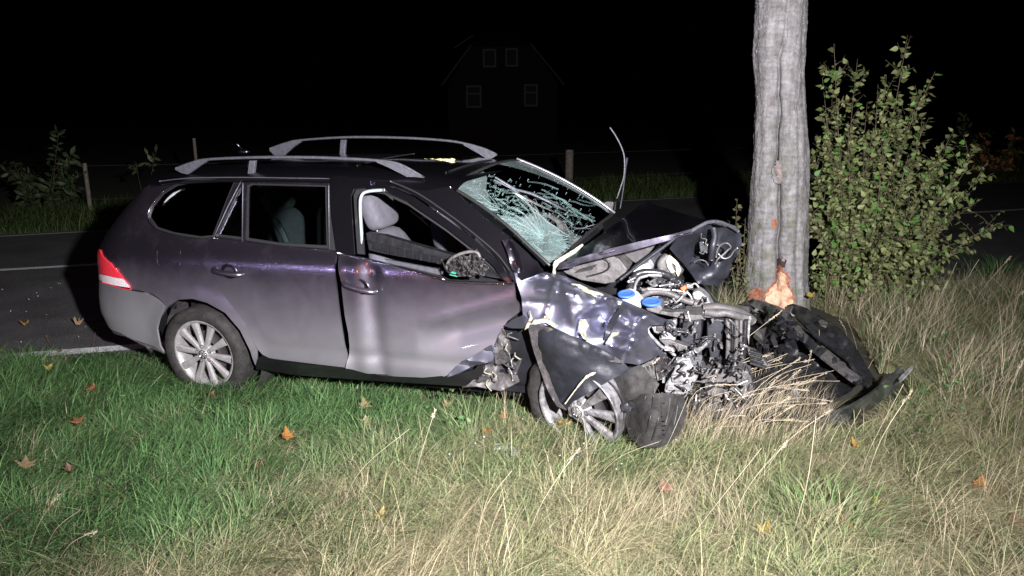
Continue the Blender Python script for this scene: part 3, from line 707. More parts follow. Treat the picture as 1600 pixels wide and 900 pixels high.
# ---------------- windscreen
wc = [C(703,291,.565), C(808,251,-.56), C(958,335,-.66), C(862,418,.70)]
def wpt(u, v, d=0.):
    p = (wc[0]*(1-u)+wc[1]*u)*(1-v)+(wc[3]*(1-u)+wc[2]*u)*v
    nrm = (wc[1]-wc[0]).cross(wc[3]-wc[0]).normalized(); nrm = nrm if nrm.z > 0 else -nrm
    b = .055*4*u*(1-u)*.9+.03*4*v*(1-v)
    sag = .035*math.exp(-((u-.18)**2+(v-.78)**2)/.02)
    return p+nrm*(b-sag+d)
NW = 26
ws = link('windscreen', mesh('windscreen', [wpt(i/NW, j/NW) for j in range(NW+1) for i in range(NW+1)], [(j*(NW+1)+i, j*(NW+1)+i+1, (j+1)*(NW+1)+i+1, (j+1)*(NW+1)+i) for j in range(NW) for i in range(NW)]), 'wglass', car)
mb = MB(); e = [wpt(t, 0) for t in np.linspace(0, 1, 12)]+[wpt(1, t) for t in np.linspace(.05, 1, 12)]+[wpt(1-t, 1) for t in np.linspace(.05, 1, 12)]+[wpt(0, 1-t) for t in np.linspace(.05, .95, 12)]
mb.tube(e, .010, 6, closed=True); mb.build('windscreen_seal', 'seal', ws)
mb = MB(); mb.tube([wpt(1.03, t, .01) for t in np.linspace(-.02, 1, 14)], .016, 8, .5); mb.build('far_pillar', mat('far_pillar_paint', (.42, .41, .48), .35, .6), car)
# crack pattern: rays and rings of broken glass round the two blows, and a fine shatter near the pillar
cr = MB(); R_ = random.Random(5)
def crack(pts, w):
    vs = []; n = len(pts)
    for i, (u, v) in enumerate(pts):
        a = pts[max(0, i-1)]; b = pts[min(n-1, i+1)]; dx, dy = b[0]-a[0], b[1]-a[1]; l = math.hypot(dx, dy)+1e-9
        ww = w*(1-.6*i/n)
        for s in (-1, 1):
            uu, vv = u-s*dy/l*ww/1.2, v+s*dx/l*ww/.95
            vs.append(wpt(uu, vv, .003+.001*s))
    cr.add(vs, [(2*i, 2*i+1, 2*i+3, 2*i+2) for i in range(n-1)])
def inside(u, v): return .0 < u < 1 and .0 < v < 1
for (cu, cv, nr, rmax) in ((.17, .80, 54, .58), (.30, .95, 16, .42), (.42, .66, 7, .24), (.06, .42, 22, .32)):
    rings = [R_.uniform(.03, rmax*.8) for _ in range(7)]
    for k in range(nr):
        q = 2*math.pi*(k+R_.uniform(-.4, .4))/nr; r = R_.uniform(.01, .05); L_ = rmax*R_.uniform(.35, 1); pts = []
        while r < L_:
            u, v = cu+r*math.cos(q), cv+r*math.sin(q)
            if not inside(u, v): break
            pts.append((u, v)); r += .03; q += R_.uniform(-.035, .035)
        if len(pts) > 1: crack(pts, .0007)
    for rr in rings:
        a0 = R_.uniform(0, 6.28); span = R_.uniform(.6, 3); pts = []
        for i in range(int(span/.12)):
            q = a0+i*.12; r = rr*(1+.07*math.sin(q*9+rr*40)); u, v = cu+r*math.cos(q), cv+r*math.sin(q)
            if inside(u, v): pts.append((u, v))
        if len(pts) > 2: crack(pts, .0008)
for _ in range(260):                                            # short fine cracks, dense towards the near pillar
    u = abs(R_.gauss(0, .17)); v = min(1, max(0, R_.gauss(.55, .28)))
    if not inside(u, v): continue
    q = R_.choice((R_.gauss(.9, .25), R_.gauss(2.5, .3))); l = R_.uniform(.012, .05); crack([(u, v), (min(.999, u+l*math.cos(q)), min(.999, v+l*math.sin(q)))], .0006)
for _ in range(8):
    u, v = R_.uniform(.35, .95), R_.uniform(.3, .95); q = R_.uniform(.2, 1.5); pts = [(u, v)]
    for i in range(8):
        q += R_.uniform(-.3, .3); u += .035*math.cos(q); v += .035*math.sin(q)
        if inside(u, v): pts.append((u, v))
    if len(pts) > 2: crack(pts, .0008)
tag(cr.build('crack_web', 'crack', ws, smooth=False), kind='stuff')
gr = MB()
for _ in range(220):                                             # crumbs of glass on the pane
    u = abs(R_.gauss(0, .22)) if R_.random() < .7 else R_.random(); v = R_.gauss(.6, .27)
    if inside(u, v): gr.box(wpt(u, v, .005), (R_.uniform(.001, .0028),)*3, Matrix.Rotation(R_.random()*3, 3, (1, .5, .2)))
tag(gr.build('glass_crumbs', 'crack', ws, smooth=False), kind='stuff')
gl = MB(); gl.add([wpt(u, v, -.012) for u, v in ((.20, .80), (.30, .79), (.31, .86), (.26, .91), (.20, .88))], [(0, 1, 2, 3, 4)]); gl.build('sticker', 'sticker', ws)
gl = MB(); gl.add([wpt(u, v, -.010) for u, v in ((.235, .835), (.28, .83), (.285, .85), (.24, .855))], [(0, 1, 2, 3)]); gl.build('sticker_text_band', 'white', ws)
mb = MB(); mb.tube([wpt(.55, .06, .03), wpt(.55, .28, .03), wpt(.56, .42, .03)], .010, 6, .5); mb.tube([wpt(.50, .10, .025), wpt(.50, .38, .025), wpt(.51, .60, .025)], .006, 6)
film = film_mat('road_dust_film', (.30, .38, .38), .24)
def filmsheet(outline):
    Q, Fc = cdt(outline, .05); o = link('dust_film', mesh('dust_film', [wpt(u, v, .0015) for u, v in Q], Fc), film, ws)
filmsheet([(.60,.02),(.99,.02),(.99,.95),(.95,.97),(.93,.75),(.87,.50),(.78,.27),(.68,.12)])
filmsheet([(.01,.03),(.35,.03),(.30,.10),(.16,.20),(.06,.34),(.01,.40)])
filmsheet([(.01,.45),(.12,.55),(.28,.66),(.30,.80),(.22,.97),(.01,.97)])
# near wiper lying on the glass
wp = MB(); wp.tube([C(774,277,.2), C(806,296,.2), C(832,303,.2), C(858,315,.2), C(888,331,.2)], [.010, .012, .016, .012, .006], 6, .6); wp.build('wiper_blade', 'rail', car)
wp = MB(); wp.tube([C(800,300,.25), C(826,313,.25), C(850,324,.28), C(870,333,.3)], [.004, .010, .006, .004], 6); wp.build('wiper_arm', 'steel', car)
# second wiper standing up
wu = empty('raised_wiper'); wu.parent = car
mb = MB(); mb.tube(spline([C(953,199,-.5), C(962,212,-.5), C(972,232,-.5), C(976,250,-.5), C(975,275,-.5), C(970,292,-.5), C(964,310,-.5)], 5), [.006]+[.010]*28+[.006]*2, 8, .5); mb.build('wiper_blade', 'rail', wu)
mb = MB(); mb.tube(spline([C(980,246,-.5), C(978,260,-.5), C(974,295,-.5), C(969,326,-.5)], 4), [.013]*4+[.009]*9, 8, .6); mb.build('wiper_arm', 'bluegrey', wu)
sheet('far_mirror', [(942,318),(950,314),(962,316),(961,328),(952,332),(944,327)], [(950,320,-.82)], 'dusty', car, 6, thick=.05)

# ---------------- front wing (near side)
sheet('wing_tip', [(785,376),(793,374),(801,380),(808,392),(820,405),(834,416),(850,424),(846,430),(826,427),(806,426),(800,421),(794,398)], [(785,376,.83),(801,380,.80),(834,416,.80),(850,424,.82),(806,426,.885),(800,420,.88),(794,398,.86)], 'paint_shaded', car, 5, .002, 30, soft=15, creases=[(793,376,812,424,6,.02)])
fen_o = [(802,420),(820,424),(848,425),(880,431),(905,441),(940,456),(970,468),(1000,481),(1030,495),(1053,503),(1055,507),(1016,508),(1012,513),(1013,522),(1020,533),(1030,545),(1037,551),(1020,560),(998,570),(973,566),(958,553),(935,542),(905,529),(880,519),(868,513),(852,508),(838,511),(826,514),(822,503),(817,490),(815,465),(807,440)]
fen_c = [(785,376,.80),(800,385,.78),(815,400,.80),(800,420,.86),(848,424,.80),(880,432,.80),(940,457,.80),(1000,482,.76),(1053,504,.62),
 (810,450,.90),(835,440,.86),(860,450,.91),(900,455,.90),(830,490,.92),(870,480,.885),(850,505,.95),(820,505,.93),(910,490,.93),(935,475,.86),(950,470,.92),(965,455+18,.845),(948,495,.80),(940,520,.86),(960,495,.93),(900,520,.95),
 (985,490,.82),(1005,497,.88),(990,515,.90),(975,510,.84),(1010,510,.78),(1000,530,.92),(1020,545,.80),(1000,550,.86),(975,545,.97),(985,565,.90),(1036,551,.70),(960,552,.90),(925,535,.97),(880,515,.97),(1015,522,.74),(1035,500,.70),(1020,502,.80)]
fen_c = [(a, b, .885+(c_-.885)*(.55 if 810 < a < 1030 and c_ > .80 else 1)) for a, b, c_ in fen_c]
fe = sheet('front_wing', fen_o, fen_c, 'paint_clean', car, 4, .004, 40, soft=22.,
 creases=[(840,452,905,462,5,.012),(826,470,912,478,4,-.010),(868,440,850,500,6,.014),(975,480,1010,540,5,-.02),(930,462,962,470,4,.022),(990,505,1030,512,4,.018),(955,540,1000,556,4,.022),(1005,520,970,548,4,-.018),(817,418,850,428,9,.03),(850,428,1000,486,7,.02),(985,545,1022,515,9,.035),(995,560,985,540,10,-.03),(922,447,945,470,8,.02),(943,512,973,473,9,-.045),(958,500,1002,520,7,.025),(905,500,938,492,9,-.02),(816,472,900,483,6,-.006),(880,440,895,500,12,.012),(915,500,905,525,9,-.025),(960,480,1000,505,8,-.02),(965,525,1000,535,8,.02)])
sheet('wing_tear', [(943,534),(946,520),(950,505),(958,492),(972,478),(974,474),(972,487),(965,500),(957,515),(948,528)], [(950,520,.905),(970,480,.94),(943,534,.96)], 'bluegrey', fe, 6, thick=.003)
for tr in ([(893,443),(905,444),(920,452),(940,459),(955,468),(972,471),(970,476),(955,476),(940,469),(922,459),(905,452),(892,448)], [(905,500),(915,499),(920,508),(914,520),(918,532),(910,528),(904,515)], [(946,536),(957,520),(968,518),(966,522),(956,528),(950,538)], [(829,508),(836,500),(852,497),(858,494),(860,501),(872,509),(868,512),(853,504),(840,506)], [(826,500),(829,492),(828,486),(832,498),(826,512),(820,515)]):
    cx_, cy_ = np.mean(tr, 0); n_ = [(cx_, cy_, .965 if cy_ > 480 else .87)]
    sheet('torn_filler', tr, n_, 'putty', fe, 4, .01, 5, thick=.008)
sheet('wing_lower_flap', [(788,509),(800,500),(818,492),(826,497),(830,503),(824,513),(800,513)], [(790,508,.88),(818,493,.93),(825,512,.95)], 'paint_clean', car, 5, .006, 9, thick=.004)
# wing liner / arch shell
sheet('arch_liner', [(826,514),(838,511),(852,509),(870,514),(905,530),(935,543),(958,554),(975,567),(985,577),(978,583),(960,590),(940,602),(915,617),(895,628),(885,640),(872,632),(860,610),(848,580),(838,555),(829,535)],
 [(826,514,.93),(850,512,.97),(905,531,.99),(958,554,.97),(985,577,.93),(940,602,.99),(895,628,1.0),(885,640,.99),(860,610,.86),(838,555,.84),(850,540,.97),(870,570,1.0),(900,580,1.02),(930,580,1.02)], 'bluegrey', car, 7, .012, 22, soft=6, creases=[(846,540,878,625,7,.03),(870,525,960,560,8,.02)])
sheet('liner_edge', [(826,514),(840,508),(860,513),(905,533),(958,556),(975,568),(955,565),(900,545),(868,532),(852,528),(846,545),(852,570),(862,600),(874,628),(885,641),(870,634),(856,610),(843,575),(833,545)],
 [(826,514,.945),(860,513,.985),(958,556,.985),(852,570,.90),(885,641,.99)], 'liner', car, 6, .015, 11, thick=.006)
# front of the broken sill and floor
sheet('torn_sill_end', [(785,515),(793,508),(806,513),(812,530),(815,560),(808,582),(795,600),(780,610),(745,604),(722,605),(748,592),(752,575),(772,562),(774,540)], [(780,560,.80),(810,540,.74),(745,600,.83),(800,590,.78),(793,510,.8)], 'liner', car, 5, .05, 11, thick=.006)
sheet('torn_plate', [(745,588),(770,582),(808,586),(812,596),(783,611),(745,604),(728,604)], [(750,595,.86),(800,590,.84),(770,585,.80)], 'dusty', car, 5, .02, 10)
sheet('torn_trim', [(771,545),(785,512),(790,520),(786,545),(795,560),(806,570),(800,578),(785,568),(775,572)], [(780,540,.86),(800,570,.82)], 'dusty', car, 5, .04, 8)
for k in range(14):
    x, y = R_.uniform(755, 808), R_.uniform(520, 600); ctube('torn_shred', [(x, y, .84), (x+R_.uniform(-9, 9), y+R_.uniform(3, 9), .87), (x+R_.uniform(-12, 12), y+R_.uniform(8, 20), .85)], .004, R_.choice(['alu', 'dusty', 'putty', 'black']), car, 5, 3)
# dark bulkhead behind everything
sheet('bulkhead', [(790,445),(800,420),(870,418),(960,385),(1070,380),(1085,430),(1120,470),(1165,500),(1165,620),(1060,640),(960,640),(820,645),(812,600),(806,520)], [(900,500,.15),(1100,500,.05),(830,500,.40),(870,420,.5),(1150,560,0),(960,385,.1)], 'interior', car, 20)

# ---------------- bonnet, folded up
hood_o = [(868,413),(880,403),(900,395),(930,374),(955,355),(978,338),(1004,318),(1012,316),(1040,325),(1070,335),(1100,343),(1125,347),(1148,353),(1157,362),(1140,357),(1118,350),(1098,352),(1079,363),(1050,370),(1000,382),(950,395),(900,410),(870,420)]
hd = sheet('bonnet', hood_o, [(868,415,.74),(900,407,.72),(950,393,.68),(1000,380,.64),(1050,369,.60),(1079,362,.56),(1118,349,.40),(1157,362,.15),(880,403,.60),(930,374,.2),(978,338,-.35),(1008,317,-.72),(1040,326,-.62),(1100,343,-.3),(1148,353,-.1),(1020,350,-.1),(960,370,.15)], 'paint_shaded', car, 9, .010, 40, soft=10, creases=[(1003,319,960,392,8,.05),(1040,326,1000,380,9,-.03)])
hs = sheet('bonnet_edge', [(868,414),(900,404),(950,389),(1000,377),(1050,366),(1078,358),(1082,364),(1050,374),(1000,388),(950,401),(905,412),(895,418),(872,421)], [(868,415,.76),(950,393,.70),(1050,369,.62),(1082,362,.57)], 'paint_shaded', hd, 6, .002, 20, thick=.006)
ctube('bonnet_lip', [(1078,362,.57),(1096,352,.50),(1108,347,.44),(1124,347,.36),(1140,353,.26),(1153,361,.18)], .010, 'rail', hd)
ui = sheet('bonnet_underside', [(1079,364),(1097,353),(1110,349),(1125,350),(1145,357),(1157,364),(1159,380),(1155,390),(1150,400),(1143,412),(1138,430),(1125,443),(1108,446),(1090,443),(1078,425),(1068,412),(1052,395),(1046,388),(1058,372)], [(1079,364,.50),(1120,350,.30),(1157,364,.10),(1150,400,.16),(1120,443,.30),(1090,443,.38),(1052,392,.42),(1100,390,.18),(1085,405,.24),(1130,400,.34),(1120,420,.36)], 'bluegrey', hd, 5, .02, 13, soft=5, creases=[(1112,358,1108,408,6,.05),(1096,356,1090,380,5,.03),(1108,408,1130,402,5,.03)])
slab('hinge_box', [(1092,378),(1098,377),(1107,383),(1106,397),(1094,394)], .40, .05, 'bluegrey', ui, .004)
for pts in ([(1096,365,.4),(1096,372,.42),(1104,374,.43),(1102,381,.43),(1107,382,.43)], [(1093,394,.42),(1099,397,.43),(1101,392,.43),(1104,395,.43)], [(1085,410,.40),(1092,406,.42),(1102,408,.42),(1107,415,.42)]): ctube('latch_wire', pts, .0028, 'dusty', ui, 6, 3)
ctube('cable_loop', [(1119,402,.45),(1121,391,.46),(1127,382,.47),(1136,380,.48),(1142,386,.46),(1137,391,.45),(1130,398,.47),(1122,404,.48),(1118,412,.46)], .005, 'dusty', ui, 6, 4)
ctube('cable_loop', [(1122,396,.47),(1131,404,.48),(1141,401,.46),(1146,393,.43),(1152,388,.40)], .004, 'steel', ui, 6, 3)
ctube('bonnet_strut', [(969,437,.60),(1000,413,.58),(1034,388,.56),(1064,365,.55)], .009, 'bluegrey', hd)
ctube('hinge_tube', [(1115,357,.40),(1117,370,.42),(1114,385,.44),(1112,405,.42)], .018, 'bluegrey', ui)
sheet('windscreen_shroud', [(872,420),(868,412),(880,404),(905,395),(940,370),(962,352),(975,345),(968,352),(950,372),(925,396),(905,410),(893,420)], [(880,408,.68),(962,352,-.3),(975,345,-.4)], 'black', car, 8)
mb = MB()
tw = sheet('torn_filler', [(864,415),(866,408),(880,400),(897,390),(909,381),(912,383),(900,395),(885,404),(874,411),(868,420),(868,431),(864,430)], [(866,420,.80),(905,385,.70)], 'putty', hd, 4, .012, 6, thick=.008)

# ---------------- engine bay
eb = empty('engine_bay'); eb.parent = car
def E(name, outline, lat, d, m='dusty', bev=.006, **k): return slab(name, outline, lat, d, m, eb, bev, **k)
E('air_box', [(872,419),(888,410),(920,404),(950,397),(968,405),(980,421),(975,432),(962,441),(945,444),(908,438),(885,428)], .50, .20)
ctube('air_box_rim', [(938,403,.515),(950,408,.515),(952,417,.515),(943,425,.515),(918,432,.515)], .005, 'black', eb)
for k in range(11): E('vent_rib', [(897+2.6*k,427-.5*k),(898.5+2.6*k,427-.5*k),(907+2.6*k,420-.7*k),(905.5+2.6*k,420-.7*k)], .505, .01, 'black', .0005)
for k in range(6): E('cowl_bracket', [(945+5*k,400+3*k),(952+5*k,398+3*k),(958+4*k,412+4*k),(952+4*k,415+4*k)], .46-.01*k, .05, R_.choice(['dusty', 'black', 'liner']))
E('brown_shield', [(973,395),(1007,383),(1028,378),(1014,396),(994,412),(984,405)], .36, .02, 'liner', .002)
E('black_shield', [(985,420),(1000,405),(1033,385),(1048,392),(1056,410),(1050,428),(1020,430),(990,432)], .18, .03, 'bluegrey', .004)
E('white_bottle', [(988,424),(998,416),(1012,411),(1018,420),(1016,428),(990,428)], .30, .12, 'white', .01)
mb = MB(); c = C(1049, 415, .26); RT = Matrix.Translation(c) @ Matrix.Rotation(.35, 4, 'Z')
mb.lathe([(.075, -.03), (.078, .005), (.06, .012), (.03, .010), (.0, .012)], 24, RT); br = mb.build('brake_booster', 'dusty', eb)
sheet('broken_cream_disc', [(1041,407),(1047,396),(1052,403),(1060,411),(1064,422),(1060,432),(1056,425),(1056,415),(1050,410),(1050,418),(1055,424),(1050,426),(1044,419)], [(1050,415,.30)], 'cream', br, 3, .006, 5, thick=.006)
# strut tower and engine cover
E('engine_cover', [(1013,441),(1022,433),(1034,430),(1048,433),(1060,441),(1066,450),(1056,456),(1035,456),(1018,452)], .34, .22, 'blackgloss', .014)
for k in range(5): E('cover_rib', [(1020+8*k,440),(1024+8*k,438),(1027+8*k,450),(1023+8*k,451)], .352, .02, 'dusty', .002)
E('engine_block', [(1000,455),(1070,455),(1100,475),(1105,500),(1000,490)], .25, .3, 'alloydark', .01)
ctube('hose', [(985,452,.42),(988,438,.42),(995,429,.42),(1010,425,.40),(1034,427,.38),(1048,432,.36),(1058,442,.34)], .020, 'blackgloss', eb)
ctube('hose', [(991,455,.44),(995,440,.44),(1003,433,.44),(1020,430,.43),(1034,431,.42)], .009, 'alu', eb)
ctube('hose', [(997,468,.46),(1006,461,.46),(1020,456,.46),(1040,457,.44),(1056,463,.43),(1072,470,.42),(1090,474,.42),(1102,478,.42)], .018, 'dusty', eb)
ctube('pipe', [(1000,452,.46),(1020,452,.46),(1047,453,.44),(1070,456,.42),(1078,461,.42),(1082,470,.42)], .007, 'steel', eb)
ctube('hose', [(1024,476,.52),(1030,482,.52),(1045,484,.5),(1065,488,.48),(1085,487,.48)], .012, 'black', eb)
ctube('hose', [(1085,474,.44),(1096,478,.44),(1106,484,.42),(1110,492,.42)], .026, 'dusty', eb)
E('silver_cover', [(1081,458),(1090,454),(1097,457),(1107,467),(1115,483),(1105,481),(1092,471),(1083,468)], .44, .10, 'alu', .01)
ctube('fuel_pipe', [(1068,450,.44),(1078,447,.44),(1086,443,.42),(1092,449,.42)], .005, 'alu', eb)
E('orange_cap', [(1064,446),(1070,444),(1073,452),(1068,455),(1063,452)], .47, .03, 'orange', .004)
E('bracket', [(1018,456),(1050,460),(1060,476),(1045,480),(1020,472)], .36, .05, 'alu', .004)
for k in range(16):
    x, y = R_.uniform(1000, 1100), R_.uniform(440, 486); w_, h_ = R_.uniform(4, 10), R_.uniform(3, 7)
    E('engine_fitting', [(x, y), (x+w_, y+R_.uniform(-2, 2)), (x+w_+1, y+h_), (x+1, y+h_+R_.uniform(-1, 2))], R_.uniform(.36, .46), .04, R_.choice(['dusty', 'alu', 'black', 'blackgloss', 'steel', 'dusty']), .002)
for k in range(34):
    x, y = R_.uniform(985, 1110), R_.uniform(435, 495); ctube('cable', [(x, y, .47), (x+R_.uniform(-10, 10), y+R_.uniform(-6, 6), .49), (x+R_.uniform(-16, 16), y+R_.uniform(-8, 8), .47)], R_.uniform(.003, .006), R_.choice(['black', 'black', 'dusty', 'alu']), eb, 5, 4)
# reservoirs with blue caps
r1 = E('washer_reservoir', [(966,462),(980,458),(992,464),(1002,476),(1000,486),(985,480),(970,470)], .62, .12, 'white', .012)
r2 = E('coolant_reservoir', [(1006,474),(1018,472),(1032,476),(1036,484),(1030,492),(1010,486)], .60, .12, 'dusty', .010)
for (x, y, w_, la, par) in ((978.5,459,.046,.64,r1),(1018,471,.052,.62,r2)):
    mb = MB(); c = C(x, y, la); vs = []
    mb.lathe([(w_, -.006), (w_*1.02, .0), (w_*.95, .004), (w_*.75, .006), (w_*.70, .002), (w_*.5, .001), (0, .001)], 20, Matrix.Translation(c) @ Matrix.Rotation(math.radians(-80), 4, 'X')); mb.build('blue_cap', 'bluecap', par)
# front: battery, cooling pack, headlamp remains
E('cross_bar', [(1020,484),(1045,488),(1103,487),(1118,491),(1117,497),(1060,497),(1030,491)], .56, .06, 'dusty')
E('battery', [(1062,499),(1080,495),(1097,497),(1096,520),(1093,538),(1076,540),(1064,537),(1061,515)], .60, .18, 'bluegrey', .008)
E('battery_lid', [(1060,497),(1068,492),(1096,492),(1100,499),(1082,501)], .62, .18, 'dusty', .005)
E('pump_housing', [(1104,501),(1120,498),(1132,500),(1128,530),(1123,560),(1110,561),(1104,530)], .58, .16, 'bluegrey', .010)
E('radiator', [(1134,498),(1150,494),(1170,497),(1168,530),(1164,560),(1146,562),(1134,560)], .50, .22, 'dusty', .006)
for k in range(5): ctube('radiator_tube', [(1137+7*k,498,.53),(1138+6.4*k,530,.54),(1137+6*k,560,.53)], .009 if k % 2 else .013, ['dusty', 'black', 'alloydark', 'dusty', 'black'][k], eb)
ctube('hose', [(1103,488,.56),(1118,490,.57),(1134,489,.57),(1150,493,.55),(1170,498,.50)], .020, 'dusty', eb)
ctube('hose', [(1100,482,.50),(1120,480,.50),(1142,484,.48),(1160,490,.44),(1176,502,.40)], .026, 'alloydark', eb)
E('radiator_edge', [(1168,495),(1173,494),(1172,515),(1170,540),(1167,520)], .52, .02, 'steel', .001)
ctube('pale_hose', [(1105,532,.66),(1098,539,.66),(1088,548,.65)], .019, 'alu', eb)
ctube('pale_hose', [(1106,530,.66),(1102,534,.67)], .024, 'dusty', eb)
ctube('pale_hose', [(1082,551,.66),(1073,556,.65),(1060,562,.62)], .016, 'alu', eb)
E('gearbox_casting', [(1057,564),(1066,559),(1078,559),(1082,572),(1094,573),(1092,586),(1084,603),(1075,618),(1055,618),(1037,614),(1039,601),(1047,589),(1053,578)], .66, .20, 'alu', .012)
for a in ([(1048,588),(1070,584),(1078,590),(1074,597),(1050,598)], [(1042,603),(1066,602),(1072,608),(1064,612),(1042,610)], [(1062,566),(1076,563),(1078,572),(1064,575)]): E('casting_rib', a, .68, .03, 'alu', .006)
for a in ([(1018,511),(1030,508),(1050,507),(1056,512),(1052,518),(1038,524),(1022,520)], [(1030,523),(1044,519),(1057,521),(1055,532),(1042,538),(1030,532)]): E('headlamp_remains', a, .64, .10, 'alu', .005)
E('lamp_interior', [(1026,510),(1042,509),(1050,514),(1036,519),(1026,517)], .655, .02, 'liner', .003)
E('lamp_bracket', [(1030,532),(1045,531),(1076,542),(1080,548),(1062,549),(1040,541)], .66, .05, 'dusty')
ctube('headlamp_ring', [(1016,509,.70),(1012,514,.74),(1015,522,.74),(1024,532,.72),(1033,541,.70),(1044,547,.68),(1054,555,.66)], .009, 'alu', eb)
E('ring_end', [(1038,540),(1052,545),(1055,550),(1050,553),(1038,548)], .70, .03, 'alu')
sheet('crushed_foil', [(1031,556),(1038,552),(1046,560),(1054,568),(1050,578),(1040,585),(1030,594),(1022,596),(1012,588),(1010,583),(1018,570)], [(1030,560,.76),(1050,570,.70),(1022,590,.74)], 'liner', eb, 3, .06, 7, thick=.004)
sheet('crushed_panel', [(978,575),(1000,572),(1020,562),(1032,556),(1022,575),(1024,594),(1030,600),(1022,616),(1000,600),(985,590)], [(980,577,.86),(1030,560,.74),(1020,610,.76),(1000,585,.86)], 'dusty', eb, 5, .03, 10)
for k in range(5): ctube('panel_ridge', [(1000+6*k,576-2*k,.86-.02*k),(1008+5*k,600-2*k,.84-.02*k)], .005, 'dusty', eb)
E('lower_box', [(1095,575),(1125,577),(1160,579),(1159,600),(1124,598),(1095,600)], .58, .2, 'dusty', .008)
E('lower_duct', [(1100,603),(1120,600),(1150,604),(1152,617),(1130,622),(1100,618)], .56, .2, 'dusty', .012)
E('lower_duct', [(1160,578),(1172,582),(1178,610),(1172,640),(1160,640),(1156,600)], .48, .2, 'dusty', .008)
E('lower_duct', [(1090,622),(1125,624),(1162,628),(1166,655),(1120,655),(1090,650)], .52, .2, 'alloydark', .012)
E('grille_piece', [(1168,545),(1180,550),(1192,560),(1200,572),(1186,570),(1172,565)], .42, .05, 'dusty', .004)
for k in range(4): E('grille_fin', [(1172,548+6*k),(1190+2*k,553+7*k),(1189+2*k,556+7*k),(1171,551+6*k)], .44, .03, 'black', .002)
for k in range(80):
    x, y = R_.uniform(1020, 1172), R_.uniform(498, 640); w_, h_ = R_.uniform(2, 7), R_.uniform(2, 9)
    E('broken_bracket', [(x, y), (x+w_, y+R_.uniform(-2, 2)), (x+w_+R_.uniform(-2, 2), y+h_), (x+R_.uniform(-1, 3), y+h_+R_.uniform(-2, 2))], R_.uniform(.54, .70), .04, R_.choice(['dusty', 'alu', 'black', 'blackgloss', 'liner', 'dusty', 'bluegrey']), .002)
for k in range(60):
    x, y = R_.uniform(1025, 1170), R_.uniform(500, 630); ctube('cable', [(x, y, .70), (x+R_.uniform(-9, 9), y+R_.uniform(-9, 9), .73), (x+R_.uniform(-18, 18), y+R_.uniform(-16, 16), .71)], R_.uniform(.003, .007), R_.choice(['black', 'black', 'dusty', 'steel', 'blackgloss']), eb, 5, 4)
# front crossmember under the pack to the tree
sheet('front_lower_shell', [(1060,618),(1100,612),(1165,600),(1210,575),(1240,590),(1250,620),(1200,650),(1120,662),(1060,650)], [(1060,640,.55),(1240,600,.1),(1165,620,.35)], 'black', eb, 12, .03, 20)
# ================================================================== TREE
from mathutils.bvhtree import BVHTree
def to_px(P):
    """world points (n,3) -> photo pixels"""
    P = np.atleast_2d(P); z = P[:, 2]-CAM_H; u = z*cp+P[:, 1]*sp_; d = P[:, 1]*cp-z*sp_
    return np.stack([800+F_PX*P[:, 0]/d, 450-F_PX*u/d], 1)
TY = 6.62
rows = [(-420,1186,1266),(-200,1184,1262),(0,1181,1260),(30,1179.5,1259),(60,1178.5,1257.5),(85,1176.5,1257),(110,1179,1255.5),(135,1181.5,1256),(160,1182.5,1257),(200,1180,1259),(250,1179,1262),(300,1176,1260),(350,1172,1260),(400,1169,1258),(440,1166,1258),(480,1163,1262),(520,1158,1268),(560,1150,1276)]
rng2 = np.random.default_rng(5)
NT, NA = 420, 144; rp = np.array(rows, float)
pyv = np.interp(np.linspace(0, 1, NT)**.8, np.linspace(0, 1, 3), [-420, 60, 560]); pyv = np.linspace(-420, 560, NT)
g1n = True; th = np.linspace(0, 2*math.pi, NA, endpoint=False)
tv = np.zeros((NT, NA, 3))
g1 = np.interp(pyv, [-420, 0, 60, 150, 250, 350, 430, 560], [-.10, -.05, -.15, -.42, -.50, -.28, -.25, -.2])
g1 = g1+.05*np.sin(pyv*.045)+.03*np.sin(pyv*.11+1)
TT, ZZg = np.meshgrid(th, pyv)
A_ = np.stack([np.cos(TT).ravel()*2+5, (ZZg/90).ravel()+np.sin(TT).ravel()*2+20], 1)
nz1 = (vnoise(A_, .35, 1)*.5+vnoise(A_, .13, 2)*.3+vnoise(A_*[1, 3.5], .11, 4)*.3).reshape(NT, NA)
A2 = np.stack([np.cos(TT).ravel()*2+5, (ZZg/28).ravel()+np.sin(TT).ravel()*1.2+20], 1)
nz2 = vnoise(A2, .10, 9).reshape(NT, NA)
for i, py in enumerate(pyv):
    l, r = np.interp(py, rp[:, 0], rp[:, 1]), np.interp(py, rp[:, 0], rp[:, 2])
    a, b = WY(l, py, TY), WY(r, py, TY); c = (a+b)/2; R = (b-a).length/2
    gth = math.asin(max(-.95, min(.95, g1[i])))       # groove angle from the camera-facing side
    dth = (th-gth+math.pi) % (2*math.pi)-math.pi
    dep = np.interp(py, [-420, 60, 140, 200, 430, 470], [.03, .05, .13, .15, .15, .04])
    d2 = (th+gth*.3-.75+math.pi) % (2*math.pi)-math.pi
    rad = R*(1-1.5*dep*np.exp(-(dth/.30)**2)-2.7*dep*np.exp(-(dth/.07)**2)-.03*np.exp(-(d2/.25)**2)+.025*np.cos(2*th+py*.01)+.012*np.cos(9*th+py*.012+2*math.sin(py*.02))+.009*np.cos(15*th-py*.02)-.06*np.interp(py, [150, 230, 470, 500], [0, 1, 1, 0])*np.exp(-((((th-.42+math.pi) % (2*math.pi))-math.pi)/.10)**2)+.042*nz1[i]+.014*nz2[i])
    tv[i, :, 0] = c.x+rad*np.sin(th); tv[i, :, 1] = c.y-rad*np.cos(th); tv[i, :, 2] = c.z
idx = np.arange(NT*NA).reshape(NT, NA); nxt = np.roll(idx, -1, 1)
